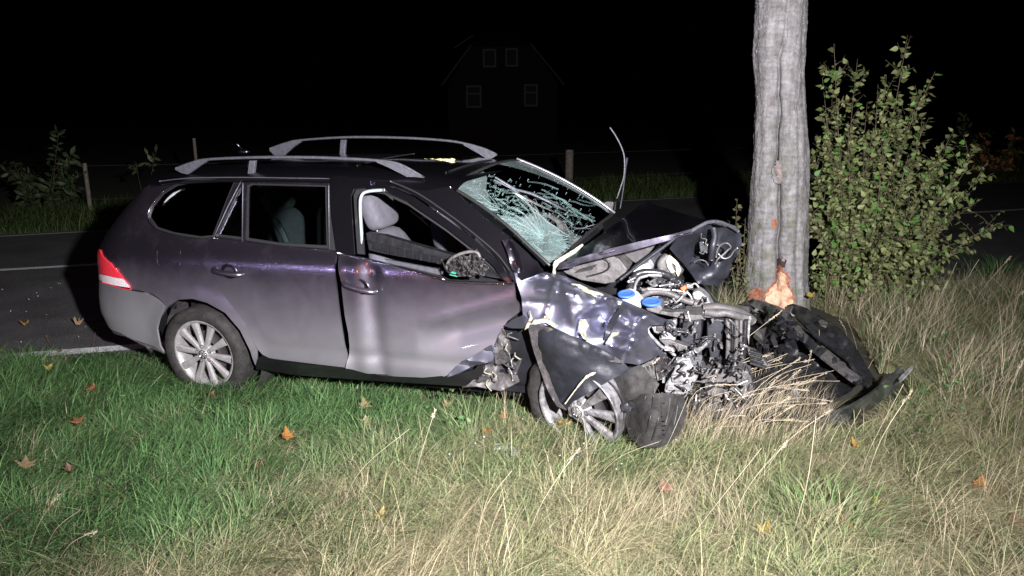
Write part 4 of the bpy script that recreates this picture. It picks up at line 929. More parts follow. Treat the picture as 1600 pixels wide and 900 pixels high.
tf = np.stack([idx[:-1], nxt[:-1], nxt[1:], idx[1:]], -1).reshape(-1, 4)
tree = empty('roadside_tree', (c.x, TY, 0)); tag(tree, 'thick grey barked tree trunk with a fresh orange wound at its foot', 'tree')
bark = mat('bark', (.145, .133, .135), .88, col2=(.335, .32, .33), vscale=13, bump=1., bscale=55, p0=.3, p1=.75)
def bark_extra(m):
    n = m.node_tree.nodes; L = m.node_tree.links; b = n['Principled BSDF']; tc = n.new('ShaderNodeTexCoord')
    src = b.inputs['Base Color'].links[0].from_socket
    mp = n.new('ShaderNodeMapping'); mp.inputs['Scale'].default_value = (3, 3, 11); L.new(tc.outputs['Object'], mp.inputs[0])
    w = n.new('ShaderNodeTexNoise'); w.inputs['Scale'].default_value = 3.2; w.inputs['Detail'].default_value = 7; L.new(mp.outputs[0], w.inputs['Vector'])
    r = n.new('ShaderNodeMapRange'); r.inputs[1].default_value = .35; r.inputs[2].default_value = .62; r.inputs[3].default_value = .80; r.inputs[4].default_value = 1.08
    L.new(w.outputs['Fac'], r.inputs[0])
    mu = n.new('ShaderNodeMix'); mu.data_type = 'RGBA'; mu.blend_type = 'MULTIPLY'; mu.inputs[0].default_value = 1
    L.new(src, mu.inputs[6]); L.new(r.outputs[0], mu.inputs[7])
    mp2 = n.new('ShaderNodeMapping'); mp2.inputs['Scale'].default_value = (14, 14, 1.6); L.new(tc.outputs['Object'], mp2.inputs[0])
    w2 = n.new('ShaderNodeTexNoise'); w2.inputs['Scale'].default_value = 1.6; w2.inputs['Detail'].default_value = 10; w2.inputs['Roughness'].default_value = .7; L.new(mp2.outputs[0], w2.inputs['Vector'])
    r2 = n.new('ShaderNodeMapRange'); r2.inputs[1].default_value = .38; r2.inputs[2].default_value = .58; r2.inputs[3].default_value = .74; r2.inputs[4].default_value = 1.06; L.new(w2.outputs['Fac'], r2.inputs[0])
    mu2 = n.new('ShaderNodeMix'); mu2.data_type = 'RGBA'; mu2.blend_type = 'MULTIPLY'; mu2.inputs[0].default_value = 1; L.new(mu.outputs[2], mu2.inputs[6]); L.new(r2.outputs[0], mu2.inputs[7]); mu = mu2
    # lichen specks
    v = n.new('ShaderNodeTexNoise'); v.inputs['Scale'].default_value = 60; v.inputs['Detail'].default_value = 4; L.new(tc.outputs['Object'], v.inputs['Vector'])
    s = n.new('ShaderNodeMapRange'); s.inputs[1].default_value = .69; s.inputs[2].default_value = .76; L.new(v.outputs['Fac'], s.inputs[0])
    m2 = n.new('ShaderNodeMix'); m2.data_type = 'RGBA'; m2.inputs[7].default_value = (.50, .50, .48, 1); L.new(s.outputs[0], m2.inputs[0]); L.new(mu.outputs[2], m2.inputs[6])
    # moss low on the trunk
    gz = n.new('ShaderNodeSeparateXYZ'); L.new(tc.outputs['Object'], gz.inputs[0])
    q = n.new('ShaderNodeMapRange'); q.inputs[1].default_value = 1.9; q.inputs[2].default_value = .6; q.inputs[4].default_value = .6; L.new(gz.outputs[2], q.inputs[0])
    k = n.new('ShaderNodeTexNoise'); k.inputs['Scale'].default_value = 7; k.inputs['Detail'].default_value = 8; L.new(tc.outputs['Object'], k.inputs['Vector'])
    kr = n.new('ShaderNodeMapRange'); kr.inputs[1].default_value = .48; kr.inputs[2].default_value = .66; L.new(k.outputs['Fac'], kr.inputs[0])
    mm_ = n.new('ShaderNodeMath'); mm_.operation = 'MULTIPLY'; L.new(q.outputs[0], mm_.inputs[0]); L.new(kr.outputs[0], mm_.inputs[1])
    m3 = n.new('ShaderNodeMix'); m3.data_type = 'RGBA'; m3.inputs[7].default_value = (.085, .10, .035, 1); L.new(mm_.outputs[0], m3.inputs[0]); L.new(m2.outputs[2], m3.inputs[6])
    L.new(m3.outputs[2], b.inputs['Base Color'])
bark_extra(bark)
tvl = tv.reshape(-1, 3); off = Vector((c.x, TY, 0))
tr = link('trunk', mesh('trunk', (tvl-np.array(off)).tolist(), tf.tolist()), bark, tree)
bvh = BVHTree.FromPolygons([Vector(p) for p in tvl], tf.tolist())
def on_trunk(px, py, out=.004):
    for k in range(30):
        d = ray(px, py).normalized(); h, nrm, *_ = bvh.ray_cast(O, d)
        if h is not None:
            if nrm.dot(d) > 0: nrm = -nrm
            return h+nrm*out-off
        px += (1218-px)*.04
    return WY(px, py, TY)-off
def patch(name, outline, m, sp=3, out=.005, bulge=.0):
    q_ = random.Random(len(outline)); outline = [(x+q_.uniform(-1.1, 1.1), y+q_.uniform(-1.1, 1.1)) for x, y in densify(list(outline), 4)]
    P, Fc = cdt(outline, sp); nn = vnoise(P, 5, 3)
    o = link(name, mesh(name, [on_trunk(p[0], p[1], out+.011*n_) for p, n_ in zip(P, nn)], Fc), m, tree); mods(o, solid=.004); return o
woodm = mat('torn_wood', (.42, .17, .085), .85, col2=(.66, .48, .34), vscale=16, bump=1., bscale=120, p0=.35, p1=.55)
innerb = mat('inner_bark', (.22, .06, .03), .9, col2=(.40, .20, .13), vscale=40, bump=1., bscale=120)
patch('torn_bark_edge', [(1212,421),(1218,414),(1225,420),(1232,428),(1235,436),(1233,444),(1238,455),(1243,470),(1245,486),(1220,490),(1200,482),(1192,470),(1194,457),(1201,448),(1210,440)], innerb, 3, .006)
patch('exposed_wood', [(1215,426),(1222,424),(1229,432),(1230,443),(1235,456),(1239,468),(1240,486),(1220,488),(1204,478),(1196,468),(1196,460),(1202,451),(1211,442)], woodm, 3, .013)
patch('torn_bark_edge', [(1168,460),(1178,451),(1189,447),(1194,456),(1191,468),(1193,480),(1170,478),(1167,468)], innerb, 3, .007)
patch('bark_scrape', [(1206,342),(1213,340),(1214,350),(1209,358),(1205,352)], innerb, 2.5, .004)
if False: patch('bark_scrape', [(1230,328),(1236,327),(1235,333),(1231,335)], innerb, 2.5, .004)
patch('bark_scrape', [(1214,404),(1222,400),(1229,408),(1226,420),(1216,416)], mat('dark_bark', (.07, .035, .025), .9, var=.5), 2.5, .004)
knot = [(1217+13*math.cos(q)*(1.0), 270+19*math.sin(q)) for q in np.linspace(0, 6.28, 16, endpoint=False)]
patch('branch_scar_rim', knot, bark, 2.5, .030)
patch('branch_scar', [(1217+8*math.cos(q), 269+14*math.sin(q)) for q in np.linspace(0, 6.28, 14, endpoint=False)], mat('grey_dead_wood', (.22, .175, .16), .85, col2=(.36, .30, .28), vscale=30, bump=.8, bscale=90), 2.5, .040)
for k in range(26):
    x = random.choice([random.uniform(1180, 1186), random.uniform(1253, 1258), random.uniform(1185, 1250)]); y = random.uniform(5, 400)
    mb = MB(); p = on_trunk(x, y, .002); r_ = random.uniform(.004, .011); mb.ball(p, (r_, r_, r_*1.3), 7, 5); mb.build('bark_burl', bark, tree)
# upper limbs above the frame
mb = MB(); top = Vector(tv[0].mean(0))-off
for k, (dx, dy, dz) in enumerate(((.6, .3, 2.6), (-.9, .2, 2.2), (.2, -.4, 2.9))):
    mb = MB(); mb.tube(spline([top+Vector((0, 0, -.25)), top+Vector((dx*.3, dy*.3, dz*.4)), top+Vector((dx, dy, dz))], 5), [.19, .18, .17, .16, .15, .14, .13, .12, .11, .09, .06], 10); mb.build('limb', bark, tree)

# ================================================================== foliage tools
leafm = vcol_mat('leaf', .55, .3, .4)
def leaf_shape(kind):
    if kind == 'birch': o = [(0, 0), (.24, .10), (.36, .34), (.22, .66), (0, 1.05), (-.22, .66), (-.36, .34), (-.24, .10)]
    elif kind == 'maple': o = [(0, 0), (.12, .12), (.52, .02), (.36, .26), (.62, .48), (.30, .46), (.22, .60), (0, 1.0), (-.22, .60), (-.30, .46), (-.62, .48), (-.36, .26), (-.52, .02), (-.12, .12)]
    else: o = [(0, 0), (.16, .25), (.20, .55), (0, 1), (-.20, .55), (-.16, .25)]
    return o
def leaf_mesh(name, kind, col, size=.05, curl=.2, seed=0):
    r = random.Random(seed); o = leaf_shape(kind); n = len(o)
    c = Vector((0, size*.4, 0)); jx = [r.uniform(.72, 1.2) for _ in o] if kind == 'maple' else [1]*len(o); vs = [c]+[Vector((x*size*j_, (.4+(y-.4)*j_)*size, size*(curl*(abs(x)*1.2+(y-.4)**2*1.1)+r.uniform(-.05, .05)*(3 if kind == 'maple' else 1)))) for (x, y), j_ in zip(o, jx)]
    me = mesh(name, vs, [(0, 1+i, 1+(i+1) % n) for i in range(n)])
    ca = me.color_attributes.new('Col', 'FLOAT_COLOR', 'POINT')
    for i, d in enumerate(ca.data): k = 1+r.uniform(-.18, .18)*(i > 0); d.color = (col[0]*k, col[1]*k, col[2]*k, 1)
    return me
def cloud(name, P, D, size, cols, parent=None, kind='birch', mat_=None, curl=.25, rs=None, stuff=True):
    """many leaves in one mesh: P positions, D stalk directions"""
    r = rs or np.random.default_rng(3); n = len(P); o = np.array(leaf_shape(kind)); k = len(o)
    D = D/np.linalg.norm(D, axis=1)[:, None]; N = r.normal(size=(n, 3)); N[:, 1] -= .7; N[:, 2] += .6
    Sx = np.cross(D, N); Sx /= np.linalg.norm(Sx, axis=1)[:, None]; N = np.cross(Sx, D)
    s = size*r.uniform(.45, 1.3, n)[:, None, None]
    loc = np.concatenate([[[0, .4]], o]) ; h = curl*(np.abs(loc[:, 0])*1.2+(loc[:, 1]-.4)**2)
    V_ = P[:, None]+s*(loc[None, :, 0, None]*Sx[:, None]+loc[None, :, 1, None]*D[:, None]+h[None, :, None]*N[:, None])
    m_ = k+1; base = (np.arange(n)*m_)[:, None, None]; tri = np.array([[0, 1+i, 1+(i+1) % k] for i in range(k)])[None]
    F_ = (base+tri).reshape(-1, 3)
    c0, c1 = np.array(cols[0]), np.array(cols[1]); t = r.random(n)[:, None]**1.3; cc = c0*(1-t)+c1*t; cc *= r.uniform(.8, 1.2, n)[:, None]
    if len(cols) > 2:
        q = r.random(n) < cols[3]; cc[q] = np.array(cols[2])
    cc = np.repeat(np.concatenate([cc, np.ones((n, 1))], 1), m_, 0)
    return bigmesh(name, V_.reshape(-1, 3), F_, cc, mat_ or leafm, parent, stuff)
def bigmesh(name, V_, F_, cc, m, parent=None, stuff=True):
    me = bpy.data.meshes.new(name); nv, nf = len(V_), len(F_); w = F_.shape[1]
    me.vertices.add(nv); me.vertices.foreach_set('co', np.ascontiguousarray(V_, np.float32).ravel())
    me.loops.add(nf*w); me.polygons.add(nf); me.loops.foreach_set('vertex_index', F_.astype(np.int32).ravel())
    me.polygons.foreach_set('loop_start', np.arange(0, nf*w, w, dtype=np.int32)); me.polygons.foreach_set('loop_total', np.full(nf, w, np.int32))
    me.update(calc_edges=True)
    ca = me.color_attributes.new('Col', 'FLOAT_COLOR', 'POINT'); ca.data.foreach_set('color', np.ascontiguousarray(cc, np.float32).ravel())
    o = link(name, me, m, parent, False)
    if stuff: o['kind'] = 'stuff'
    return o
twigm = mat('twig_bark', (.12, .085, .06), .8, var=.4)

def shrub(name, label, stems, leaf, cols, seed, nleafparts=0, side=8, sz=.045, cat='shrub', stem_r=.006, spacing=.032, group=None, twl=(.12, .34), droop=.0, start=.1, side_start=.18):
    """stems: list of (base, tip, bend)"""
    r = random.Random(seed); root = empty(name, stems[0][0]); root.location.z = 0; base0 = Vector(root.location)
    tag(root, label, cat, group)
    P, D = [], []; tw = MB()
    def leaves(pts, sp_l, t0=.0):
        L_ = 0; nxt = sp_l*r.random(); s = 1
        n = len(pts)
        for i in range(1, n):
            seg = pts[i]-pts[i-1]; l = seg.length
            while nxt < L_+l:
                p = pts[i-1]+seg*((nxt-L_)/l)
                if i/n > t0:
                    sd = seg.normalized().cross(Vector((r.gauss(0, 1), r.gauss(0, 1), r.gauss(0, .6)))).normalized()
                    P.append(p+sd*.008); D.append((sd*1.0+seg.normalized()*.55+Vector((0, 0, -.25-droop))).normalized())
                nxt += sp_l*r.uniform(.6, 1.4)
            L_ += l
    for b, t, bend in stems:
        b, t = Vector(b)-base0, Vector(t)-base0; m_ = b.lerp(t, .5)+Vector(bend)
        pts = spline([b, b.lerp(m_, .5)+Vector((r.uniform(-.02, .02), r.uniform(-.02, .02), 0)), m_, m_.lerp(t, .5)+Vector((r.uniform(-.03, .03), r.uniform(-.02, .02), 0)), t], 5)
        n = len(pts); mb = MB(); mb.tube(pts, [stem_r*(1-.8*i/n) for i in range(n)], 5); mb.build('stem', twigm, root)
        leaves(pts, spacing*1.1, start)
        ln = (t-b).length
        for k in range(int(side*ln)):
            i = r.randrange(int(n*side_start), n-2); p = pts[i]; d = (pts[i+1]-pts[i]).normalized()
            q = (d*.7+Vector((r.gauss(0, .7), r.gauss(0, .6), r.uniform(-.1, .5)))).normalized(); l = r.uniform(*twl)*(1-.5*i/n)
            tp = [p, p+q*l*.5+Vector((0, 0, .01)), p+q*l+Vector((0, 0, -.03*droop))]; tw.tube(tp, [stem_r*.4, stem_r*.3, stem_r*.15], 4, caps=False)
            leaves(spline(tp, 4), spacing, .1)
    o = tw.build('twigs', twigm, root); o['kind'] = 'stuff'
    P, D = np.array([tuple(p) for p in P]), np.array([tuple(p) for p in D])
    if nleafparts:
        w = P+np.array(base0); score = np.hypot(w[:, 0], w[:, 1])+rng.uniform(0, .5, len(P)); order = np.argsort(score)
        lead, rest = order[:nleafparts], order[nleafparts:]
        ms = [leaf_mesh('leaf', leaf, [a*(1-t)+b_*t for a, b_ in zip(cols[0], cols[1])], sz, .25, k) for k, t in enumerate(np.linspace(0, 1, 8))]
        for q in ms: q.materials.append(leafm)
        for i in lead:
            o = bpy.data.objects.new('leaf', r.choice(ms)); COL.objects.link(o); o.parent = root; o.location = P[i]
            d = Vector(D[i]); o.rotation_mode = 'QUATERNION'; o.rotation_quaternion = d.to_track_quat('Y', 'Z') @ Matrix.Rotation(r.uniform(-1.2, 1.2), 3, 'Y').to_quaternion(); s = r.uniform(.7, 1.2); o.scale = (s, s, s)
        P, D = P[rest], D[rest]
    cloud('foliage', P, D, sz, cols, root, leaf, rs=np.random.default_rng(seed))
    return root
# the big shrub right of the tree
R1 = random.Random(21)
tips = [(1303,68,6.9),(1285,122,7.0),(1340,92,7.1),(1372,132,6.8),(1355,160,7.1),(1418,55,6.7),(1385,118,6.9),(1461,112,6.6),(1430,150,6.9),(1445,190,6.7),(1405,170,6.8),(1530,225,6.3),(1490,205,6.6),(1510,265,6.5),(1540,262,6.2),(1570,345,6.2),(1500,330,6.4),(1480,300,6.6),(1535,310,6.5),(1325,190,6.7),(1290,200,6.9),(1350,220,6.5),(1420,240,6.4),(1375,260,6.4),(1450,270,6.3),(1310,270,6.5),(1280,290,6.7),(1340,320,6.3),(1400,330,6.2),(1460,360,6.1),(1500,390,6.1),(1290,370,6.5),(1525,370,6.4),(1390,395,6.1),(1440,415,6.0),(1320,410,6.3),(1272,240,6.9),(1268,320,6.8),(1270,400,6.6),(1280,440,6.4),(1300,150,7.0),(1310,230,6.8),(1335,270,6.6),(1365,200,6.8),(1295,330,6.6),(1350,370,6.3),(1415,290,6.5),(1480,240,6.6),(1470,440,6.0),(1360,440,6.1)]
st = []
for x, y, Yd in tips:
    bx = 1335+(x-1380)*.32+R1.uniform(-14, 14); b = G(bx, 478+R1.uniform(-12, 14)); t = WY(x, y, Yd)
    st.append((tuple(b), tuple(t), (R1.uniform(-.05, .05)-(x-1380)*.0006, R1.uniform(-.08, .08), -.02+abs(x-1380)*.0004)))
shrub('roadside_shrub', 'tall green leafy shrub of upright shoots right of the damaged tree', st, 'birch', [(.075,.095,.032),(.27,.30,.125),(.10,.22,.05),.16], 4, 300, side=19, sz=.053, spacing=.035, twl=(.08,.38))
# sprigs left of the trunk
st = []
for x, y, Yd in [(1152,310,6.9),(1165,340,6.8),(1140,345,6.9),(1158,365,6.7),(1172,385,6.6),(1150,400,6.6),(1160,430,6.5),(1135,440,6.4),(1170,440,6.4)]:
    st.append((tuple(G(1158+R1.uniform(-6, 6), 486)), tuple(WY(x, y, Yd)), (R1.uniform(-.04, .04), 0, 0)))
shrub('young_shrub', 'small leafy sprigs growing between the crushed bonnet and the trunk', st, 'birch', [(.08,.095,.04),(.19,.20,.09)], 8, 0, side=9, sz=.042, spacing=.035, twl=(.05, .13))
# far saplings
st = [(tuple(G(52,338)), tuple(WY(20,250,12.2)), (.1,0,0)), (tuple(G(55,338)), tuple(WY(2,262,12.4)), (.2,0,.1)), (tuple(G(50,336)), tuple(WY(45,268,12.1)), (0,0,0))]
shrub('sapling', 'leaning dark sapling at the left edge beyond the road', st, 'long', [(.025,.04,.015),(.06,.075,.03)], 2, side=9, sz=.15, spacing=.07, twl=(.15,.35), cat='sapling')
st = [(tuple(G(78,336)), tuple(WY(92,203,12.5)), (0,0,0)), (tuple(G(80,336)), tuple(WY(112,240,12.3)), (0,0,0)), (tuple(G(90,334)), tuple(WY(120,272,12.3)), (0,0,0)), (tuple(G(90,334)), tuple(WY(80,285,12.3)), (0,0,0)),(tuple(G(96,334)), tuple(WY(100,290,12.2)), (0,0,0))]
shrub('sapling', 'bushy dark sapling beside the short fence post beyond the road', st, 'long', [(.022,.042,.015),(.06,.08,.03)], 3, side=10, sz=.14, spacing=.07, twl=(.15,.35), cat='sapling')
st = [(tuple(G(228,330)), tuple(WY(240,236,13.2)), (0,0,0)), (tuple(G(226,330)), tuple(WY(213,252,13.2)), (0,0,0))]
shrub('sapling', 'thin sapling whose top shows above the rear of the car roof', st, 'long', [(.06,.07,.03),(.13,.14,.07)], 5, side=5, sz=.13, spacing=.12, twl=(.15,.3), cat='sapling', start=.7, side_start=.75)
st = [(tuple(G(1505,272)), tuple(WY(1503,176,20)), (0,0,0)), (tuple(G(1507,272)), tuple(WY(1490,215,20)), (0,0,0)), (tuple(G(1507,272)), tuple(WY(1522,210,20)), (0,0,0))]
shrub('sapling', 'slender sapling beyond the road right of the big shrub', st, 'long', [(.05,.07,.03),(.10,.12,.05)], 6, side=8, sz=.16, spacing=.11, twl=(.2,.5), cat='sapling')
st = [(tuple(G(x,278)), tuple(WY(x+R1.uniform(-12,12),y,20)), (0,0,0)) for x, y in ((1530,225),(1540,205),(1550,232),(1520,240),(1560,236),(1575,205),(1585,228),(1565,250))]
shrub('autumn_shrub', 'rust and green coloured bush on the far verge at the right edge', st, 'long', [(.05,.07,.02),(.10,.10,.03),(.40,.17,.07),.45], 7, side=7, sz=.17, spacing=.11, twl=(.2,.5))

# ================================================================== fence, house
postm = mat('weathered_post', (.08, .066, .055), .9, col2=(.17, .145, .12), vscale=18, bump=.8, bscale=60)
def fence_post(px, ytop, Y, w, label, zb=0):
    p = WY(px, ytop, Y); mb = MB(); n = 9; top = p.z
    mb.lathe([(w*1.02, 0), (w, -(top-.02)), (w*.92, -top), (0, -top-.004)], n, Matrix.Rotation(math.pi/2, 4, 'X') @ Matrix.Scale(-1, 4, (0, 1, 0)) if False else Matrix(((1,0,0,0),(0,0,-1,0),(0,1,0,0),(0,0,0,1))).inverted() @ Matrix.Identity(4))
    for v in mb.v: v.z = abs(v.z)
    o = mb.build('fence_post', postm); o.location = (p.x, Y, 0); tag(o, label, 'post'); return p
pa = fence_post(890, 234, 17.3, .095, 'grey wooden fence post seen over the bonnet beyond the road')
pb = fence_post(132, 255, 12.7, .035, 'short pale fence post beside the bushy sapling')
pc_ = fence_post(303, 216, 14.6, .03, 'dim tall fence post above the car roof at left')
for z1, nm, lb in ((.93, 'fence_wire', 'upper fence wire running past the wooden post'), (.35, 'fence_wire', 'lower fence wire running past the wooden post')):
    mb = MB(); a = Vector((pb.x, 12.72, z1)); b = Vector((pa.x, 17.22, z1)); c_ = Vector((WY(1160, 236, 19.6).x, 19.6, z1+.03))
    mb.tube([a, a.lerp(b, .25)-Vector((0, 0, .02)), a.lerp(b, .5)-Vector((0, 0, .03)), a.lerp(b, .75)-Vector((0, 0, .02)), b, c_], .0016, 4); o = mb.build(nm, mat('galvanised_wire', (.10, .105, .10), .7, .3)); tag(o, lb, 'wire')
HY = 44.
def hp(px, py, dy=0): return WY(px, py, HY+dy)
house = empty('house', (hp(783, 100).x, HY, 0)); tag(house, 'dark brick farmhouse with white framed windows far behind the car', 'house')
hb = Vector(house.location)
brick = mat('dark_brick', (.012, .009, .008), .95, spec=.1, col2=(.018, .012, .010), vscale=4)
tile = mat('dark_roof_tiles', (.006, .006, .006), .9, var=.3, vscale=6, spec=.1)
wp_ = mat('white_window_paint', (.055, .055, .06), .8)
el, er, tl_, tr_ = hp(693,132)-hb, hp(878,130)-hb, hp(737,72)-hb, hp(829,70)-hb; rz = hp(783, 46).z
gv = [(el.x+.25, 0, -.3), (er.x-.25, 0, -.3), (er.x-.25, 0, er.z), (tr_.x, 0, tr_.z), (tl_.x, 0, tl_.z), (el.x+.25, 0, el.z)]
mb = MB(); n = 6; mb.add([Vector(v) for v in gv]+[Vector((v[0], 11, v[2])) for v in gv], [tuple(range(n)), tuple(range(2*n-1, n-1, -1))]+[(i, i+n, (i+1) % n+n, (i+1) % n) for i in range(n)]); mb.build('wall', brick, house, smooth=False)
mx_ = (tl_.x+tr_.x)/2
rfp = [(el.x-.1, -.35, el.z-.1), (tl_.x, -.35, tl_.z+.1), (tr_.x, -.35, tr_.z+.1), (er.x+.1, -.35, er.z-.1), (el.x-.1, 11.3, el.z-.1), (er.x+.1, 11.3, er.z-.1), (mx_, 1.6, rz), (mx_, 10, rz), (tl_.x, 11.3, tl_.z+.1), (tr_.x, 11.3, tr_.z+.1)]
mb = MB(); mb.add([Vector(v) for v in rfp], [(0, 1, 6, 7, 8, 4), (3, 5, 9, 7, 6, 2), (1, 2, 6), (8, 7, 9)]); o = mb.build('roof', tile, house, smooth=False); mods(o, solid=.12)
def board(a, b, w=.05):
    mb = MB(); a, b = Vector(a), Vector(b); mb.tube([a, b], w, 4); mb.build('bargeboard', wp_, house, smooth=False)
board((el.x-.1, -.5, el.z-.1), (tl_.x, -.5, tl_.z)); board((er.x+.1, -.5, er.z-.1), (tr_.x, -.5, tr_.z), .045)
q0, q1 = hp(710,76)-hb, hp(740,56)-hb; board((q0.x, -.45, q0.z), (q1.x, -.45, q1.z), .04)
for x0, y0, x1, y1, tz in ((756,78,774,104,0),(791,77,808,103,0),(730,135,751,167,.36),(820,133,839,165,.36)):
    a, b = hp(x0, y1)-hb, hp(x1, y0)-hb; w_ = empty('window', ((a.x+b.x)/2, -.06, a.z)); w_.parent = house; W2, H2 = (b.x-a.x)/2, b.z-a.z
    fr = MB()
    for cx__, cz_, hx, hz in ((-W2, H2/2, .05, H2/2+.05), (W2, H2/2, .05, H2/2+.05), (0, 0, W2-.05, .05), (0, H2, W2-.05, .05)): fr.box((cx__, 0, cz_), (hx, .05, hz))
    if tz: fr.box((0, .004, H2*(1-tz)), (W2-.05, .045, .045))
    fr.build('frame', wp_, w_, smooth=False)
    g_ = MB(); g_.box((0, .02, H2/2), (W2-.05, .01, H2/2-.05)); g_.build('pane', mat('dark_pane', (.01, .01, .014), .6, spec=.1), w_, smooth=False)

# ================================================================== wreckage in the weeds
def wsheet(name, outline, ctrl, m, parent=None, **k): return sheet(name, outline, ctrl, m, parent, space='h', **k)
bd = empty('torn_bumper'); tag(bd, 'black torn front bumper and cooling shroud lying in the weeds', 'car bumper')
wsheet('inner_panel', [(1200,522),(1215,518),(1239,519),(1272,546),(1300,565),(1342,597),(1330,612),(1305,626),(1280,637),(1255,627),(1228,595),(1210,560)], [(1205,525,.24),(1239,519,.32),(1342,597,.24),(1280,637,.10),(1228,591,.14),(1270,580,.20)], 'black', bd, sp=7, noise=.015, nscale=18)
wsheet('upper_frame', [(1164,474),(1176,469),(1192,472),(1215,480),(1232,488),(1245,512),(1270,532),(1300,552),(1344,590),(1346,600),(1340,603),(1300,570),(1268,547),(1240,524),(1228,510),(1205,497),(1185,486)], [(1170,472,.30),(1232,490,.36),(1345,598,.27),(1270,540,.35)], 'blackgloss', bd, sp=6, noise=.03, nscale=12, thick=.02)
wsheet('outer_shell', [(1230,479),(1240,476),(1262,484),(1285,497),(1317,519),(1333,540),(1350,568),(1362,590),(1360,603),(1350,606),(1338,580),(1320,560),(1300,545),(1280,532),(1262,515),(1247,500)], [(1232,478,.36),(1317,522,.42),(1362,597,.25),(1280,530,.38)], 'black', bd, sp=6, noise=.02, nscale=14, thick=.02)
wsheet('inner_rib', [(1239,514),(1246,510),(1290,540),(1338,580),(1346,596),(1338,600),(1318,585),(1280,556)], [(1240,512,.36),(1345,597,.28)], 'dusty', bd, sp=7, thick=.02)
wsheet('light_bracket', [(1258,510),(1266,508),(1288,523),(1296,534),(1290,537),(1272,526)], [(1270,518,.41)], 'bluegrey', bd, sp=6, thick=.012)
wsheet('number_plate_bracket', [(1278,503),(1284,500),(1294,505),(1291,511),(1282,508)], [(1285,505,.44)], 'dusty', bd, sp=5, thick=.01)
wsheet('crushed_inlet', [(1170,492),(1190,490),(1215,500),(1238,515),(1240,540),(1225,575),(1232,610),(1215,618),(1195,600),(1180,560),(1172,530)], [(1180,500,.30),(1230,610,.10),(1235,520,.30),(1180,560,.2)], 'black', bd, sp=6, noise=.06, nscale=12, thick=.006)
wsheet('lower_tray', [(1165,600),(1205,585),(1250,620),(1290,645),(1320,632),(1330,640),(1290,655),(1250,655),(1200,660),(1165,650)], [(1180,600,.16),(1290,650,.07)], 'black', bd, sp=10, noise=.03, nscale=18)
for k in range(34):
    x = R1.uniform(1165, 1240); y = R1.uniform(478, 600); Z0 = .44-(y-480)/120*.16+R1.uniform(-.05, .05)
    m_ = R1.choice(['black', 'blackgloss', 'bluegrey', 'dusty', 'liner']); q = R1.uniform(0, 3)
    w_, h_ = R1.uniform(4, 14), R1.uniform(2, 6); ca, sa = math.cos(q), math.sin(q)
    wsheet('shard', [(x+ca*a-sa*b, y+sa*a+ca*b) for a, b in ((-w_, -h_), (w_, -h_*R1.random()), (w_*.8, h_), (-w_*R1.random(), h_))], [(x, y, Z0), (x+10, y, Z0+R1.uniform(-.04, .04)), (x, y+10, Z0+R1.uniform(-.04, .04))], m_, bd, sp=6, thick=.008)
lip = wsheet('bumper_lip', [(1275,650),(1300,645),(1328,634),(1352,620),(1378,600),(1398,582),(1408,572),(1412,584),(1408,598),(1397,610),(1378,625),(1355,641),(1325,657),(1292,666),(1279,667)], [(1292,666,.06),(1275,650,.14),(1325,657,.07),(1328,634,.20),(1355,641,.10),(1352,620,.23),(1397,610,.16),(1398,582,.32),(1408,572,.36),(1408,598,.24)], mat('scuffed_black_plastic', (.02, .022, .021), .3, col2=(.09, .095, .09), vscale=14, bump=.25, bscale=60, coat=.4, p0=.45, p1=.8), None, sp=7, noise=.006, nscale=30, thick=.012)
tag(lip, 'curved black bumper lip lying at the right of the wreckage', 'bumper lip')
wsheet('silver_edge', [(1404,592),(1412,584),(1425,572),(1428,570),(1426,576),(1414,590),(1406,598)], [(1404,592,.30),(1426,573,.36)], 'alu', lip, sp=4, thick=.006)
wsheet('folded_end', [(1262,652),(1275,649),(1281,658),(1279,668),(1270,664)], [(1270,658,.10)], 'black', lip, sp=5, thick=.01)
sv = empty('silver_fragment'); tag(sv, 'broken piece of silver trim in the grass below the front wheel', 'debris')
wsheet('shard', [(770,696),(782,693),(796,696),(800,699),(790,701),(772,702)], [(785,697,.10)], mat('silver_plastic', (.62, .62, .66), .35, .3), sv, sp=5, thick=.006)
wsheet('shard', [(780,703),(808,701),(811,706),(800,712),(786,714)], [(795,706,.10),(785,712,.08),(810,703,.12)], M['alu'], sv, sp=5, thick=.006)
wsheet('shard', [(776,689),(796,687),(801,692),(796,696),(784,693)], [(788,691,.08)], 'bluegrey', sv, sp=5, thick=.006)
rs_ = sheet('roof_strip', [(664,248),(672,249),(690,248.5),(706,248),(711,250),(709,253),(690,254),(670,255),(664,252)], [(688,251,-.05)], mat('pale_yellow_strip', (.60, .55, .30), .9, var=.4, vscale=60, bump=1, bscale=90), None, 2.5, .02, 4, thick=.012)  # thin crumpled pale yellow strip on the roof
rs_.matrix_world = CARM.copy(); tag(rs_, 'pale yellow strip on the car roof', 'bark strip')
tb = MB(); tb.tube(spline([C(883,631,1.04), C(897,612,1.05), C(908,598,1.05), C(918,588,1.05), C(931,582,1.05)], 5), [.003]*8+[.005]*6+[.008, .009, .006, .009, .008, .004, .002], 6); tbo = tb.build('dry_twig', twigm); tbo.data.materials.clear(); tbo.data.materials.append(mat('dry_stem', (.42, .35, .27), .8)); tbo.matrix_world = CARM.copy()
tag(tbo, 'dry seed stalk leaning on the front wheel arch liner', 'twig')
mb = MB(); mb.tube(spline([G(72,525,.05), G(76,535,.04), G(84,545,.05), G(90,548,.045), G(96,547,.06)], 4), .006, 5); o = mb.build('dry_twig', twigm); tag(o, 'small bent twig on the asphalt by the edge line', 'twig')
mb = MB(); mb.tube(spline([G(149,520,.05), G(146,532,.04), G(143,542,.05)], 4), .004, 5); o = mb.build('dry_twig', twigm); tag(o, 'thin pale straw on the asphalt behind the rear bumper', 'twig')

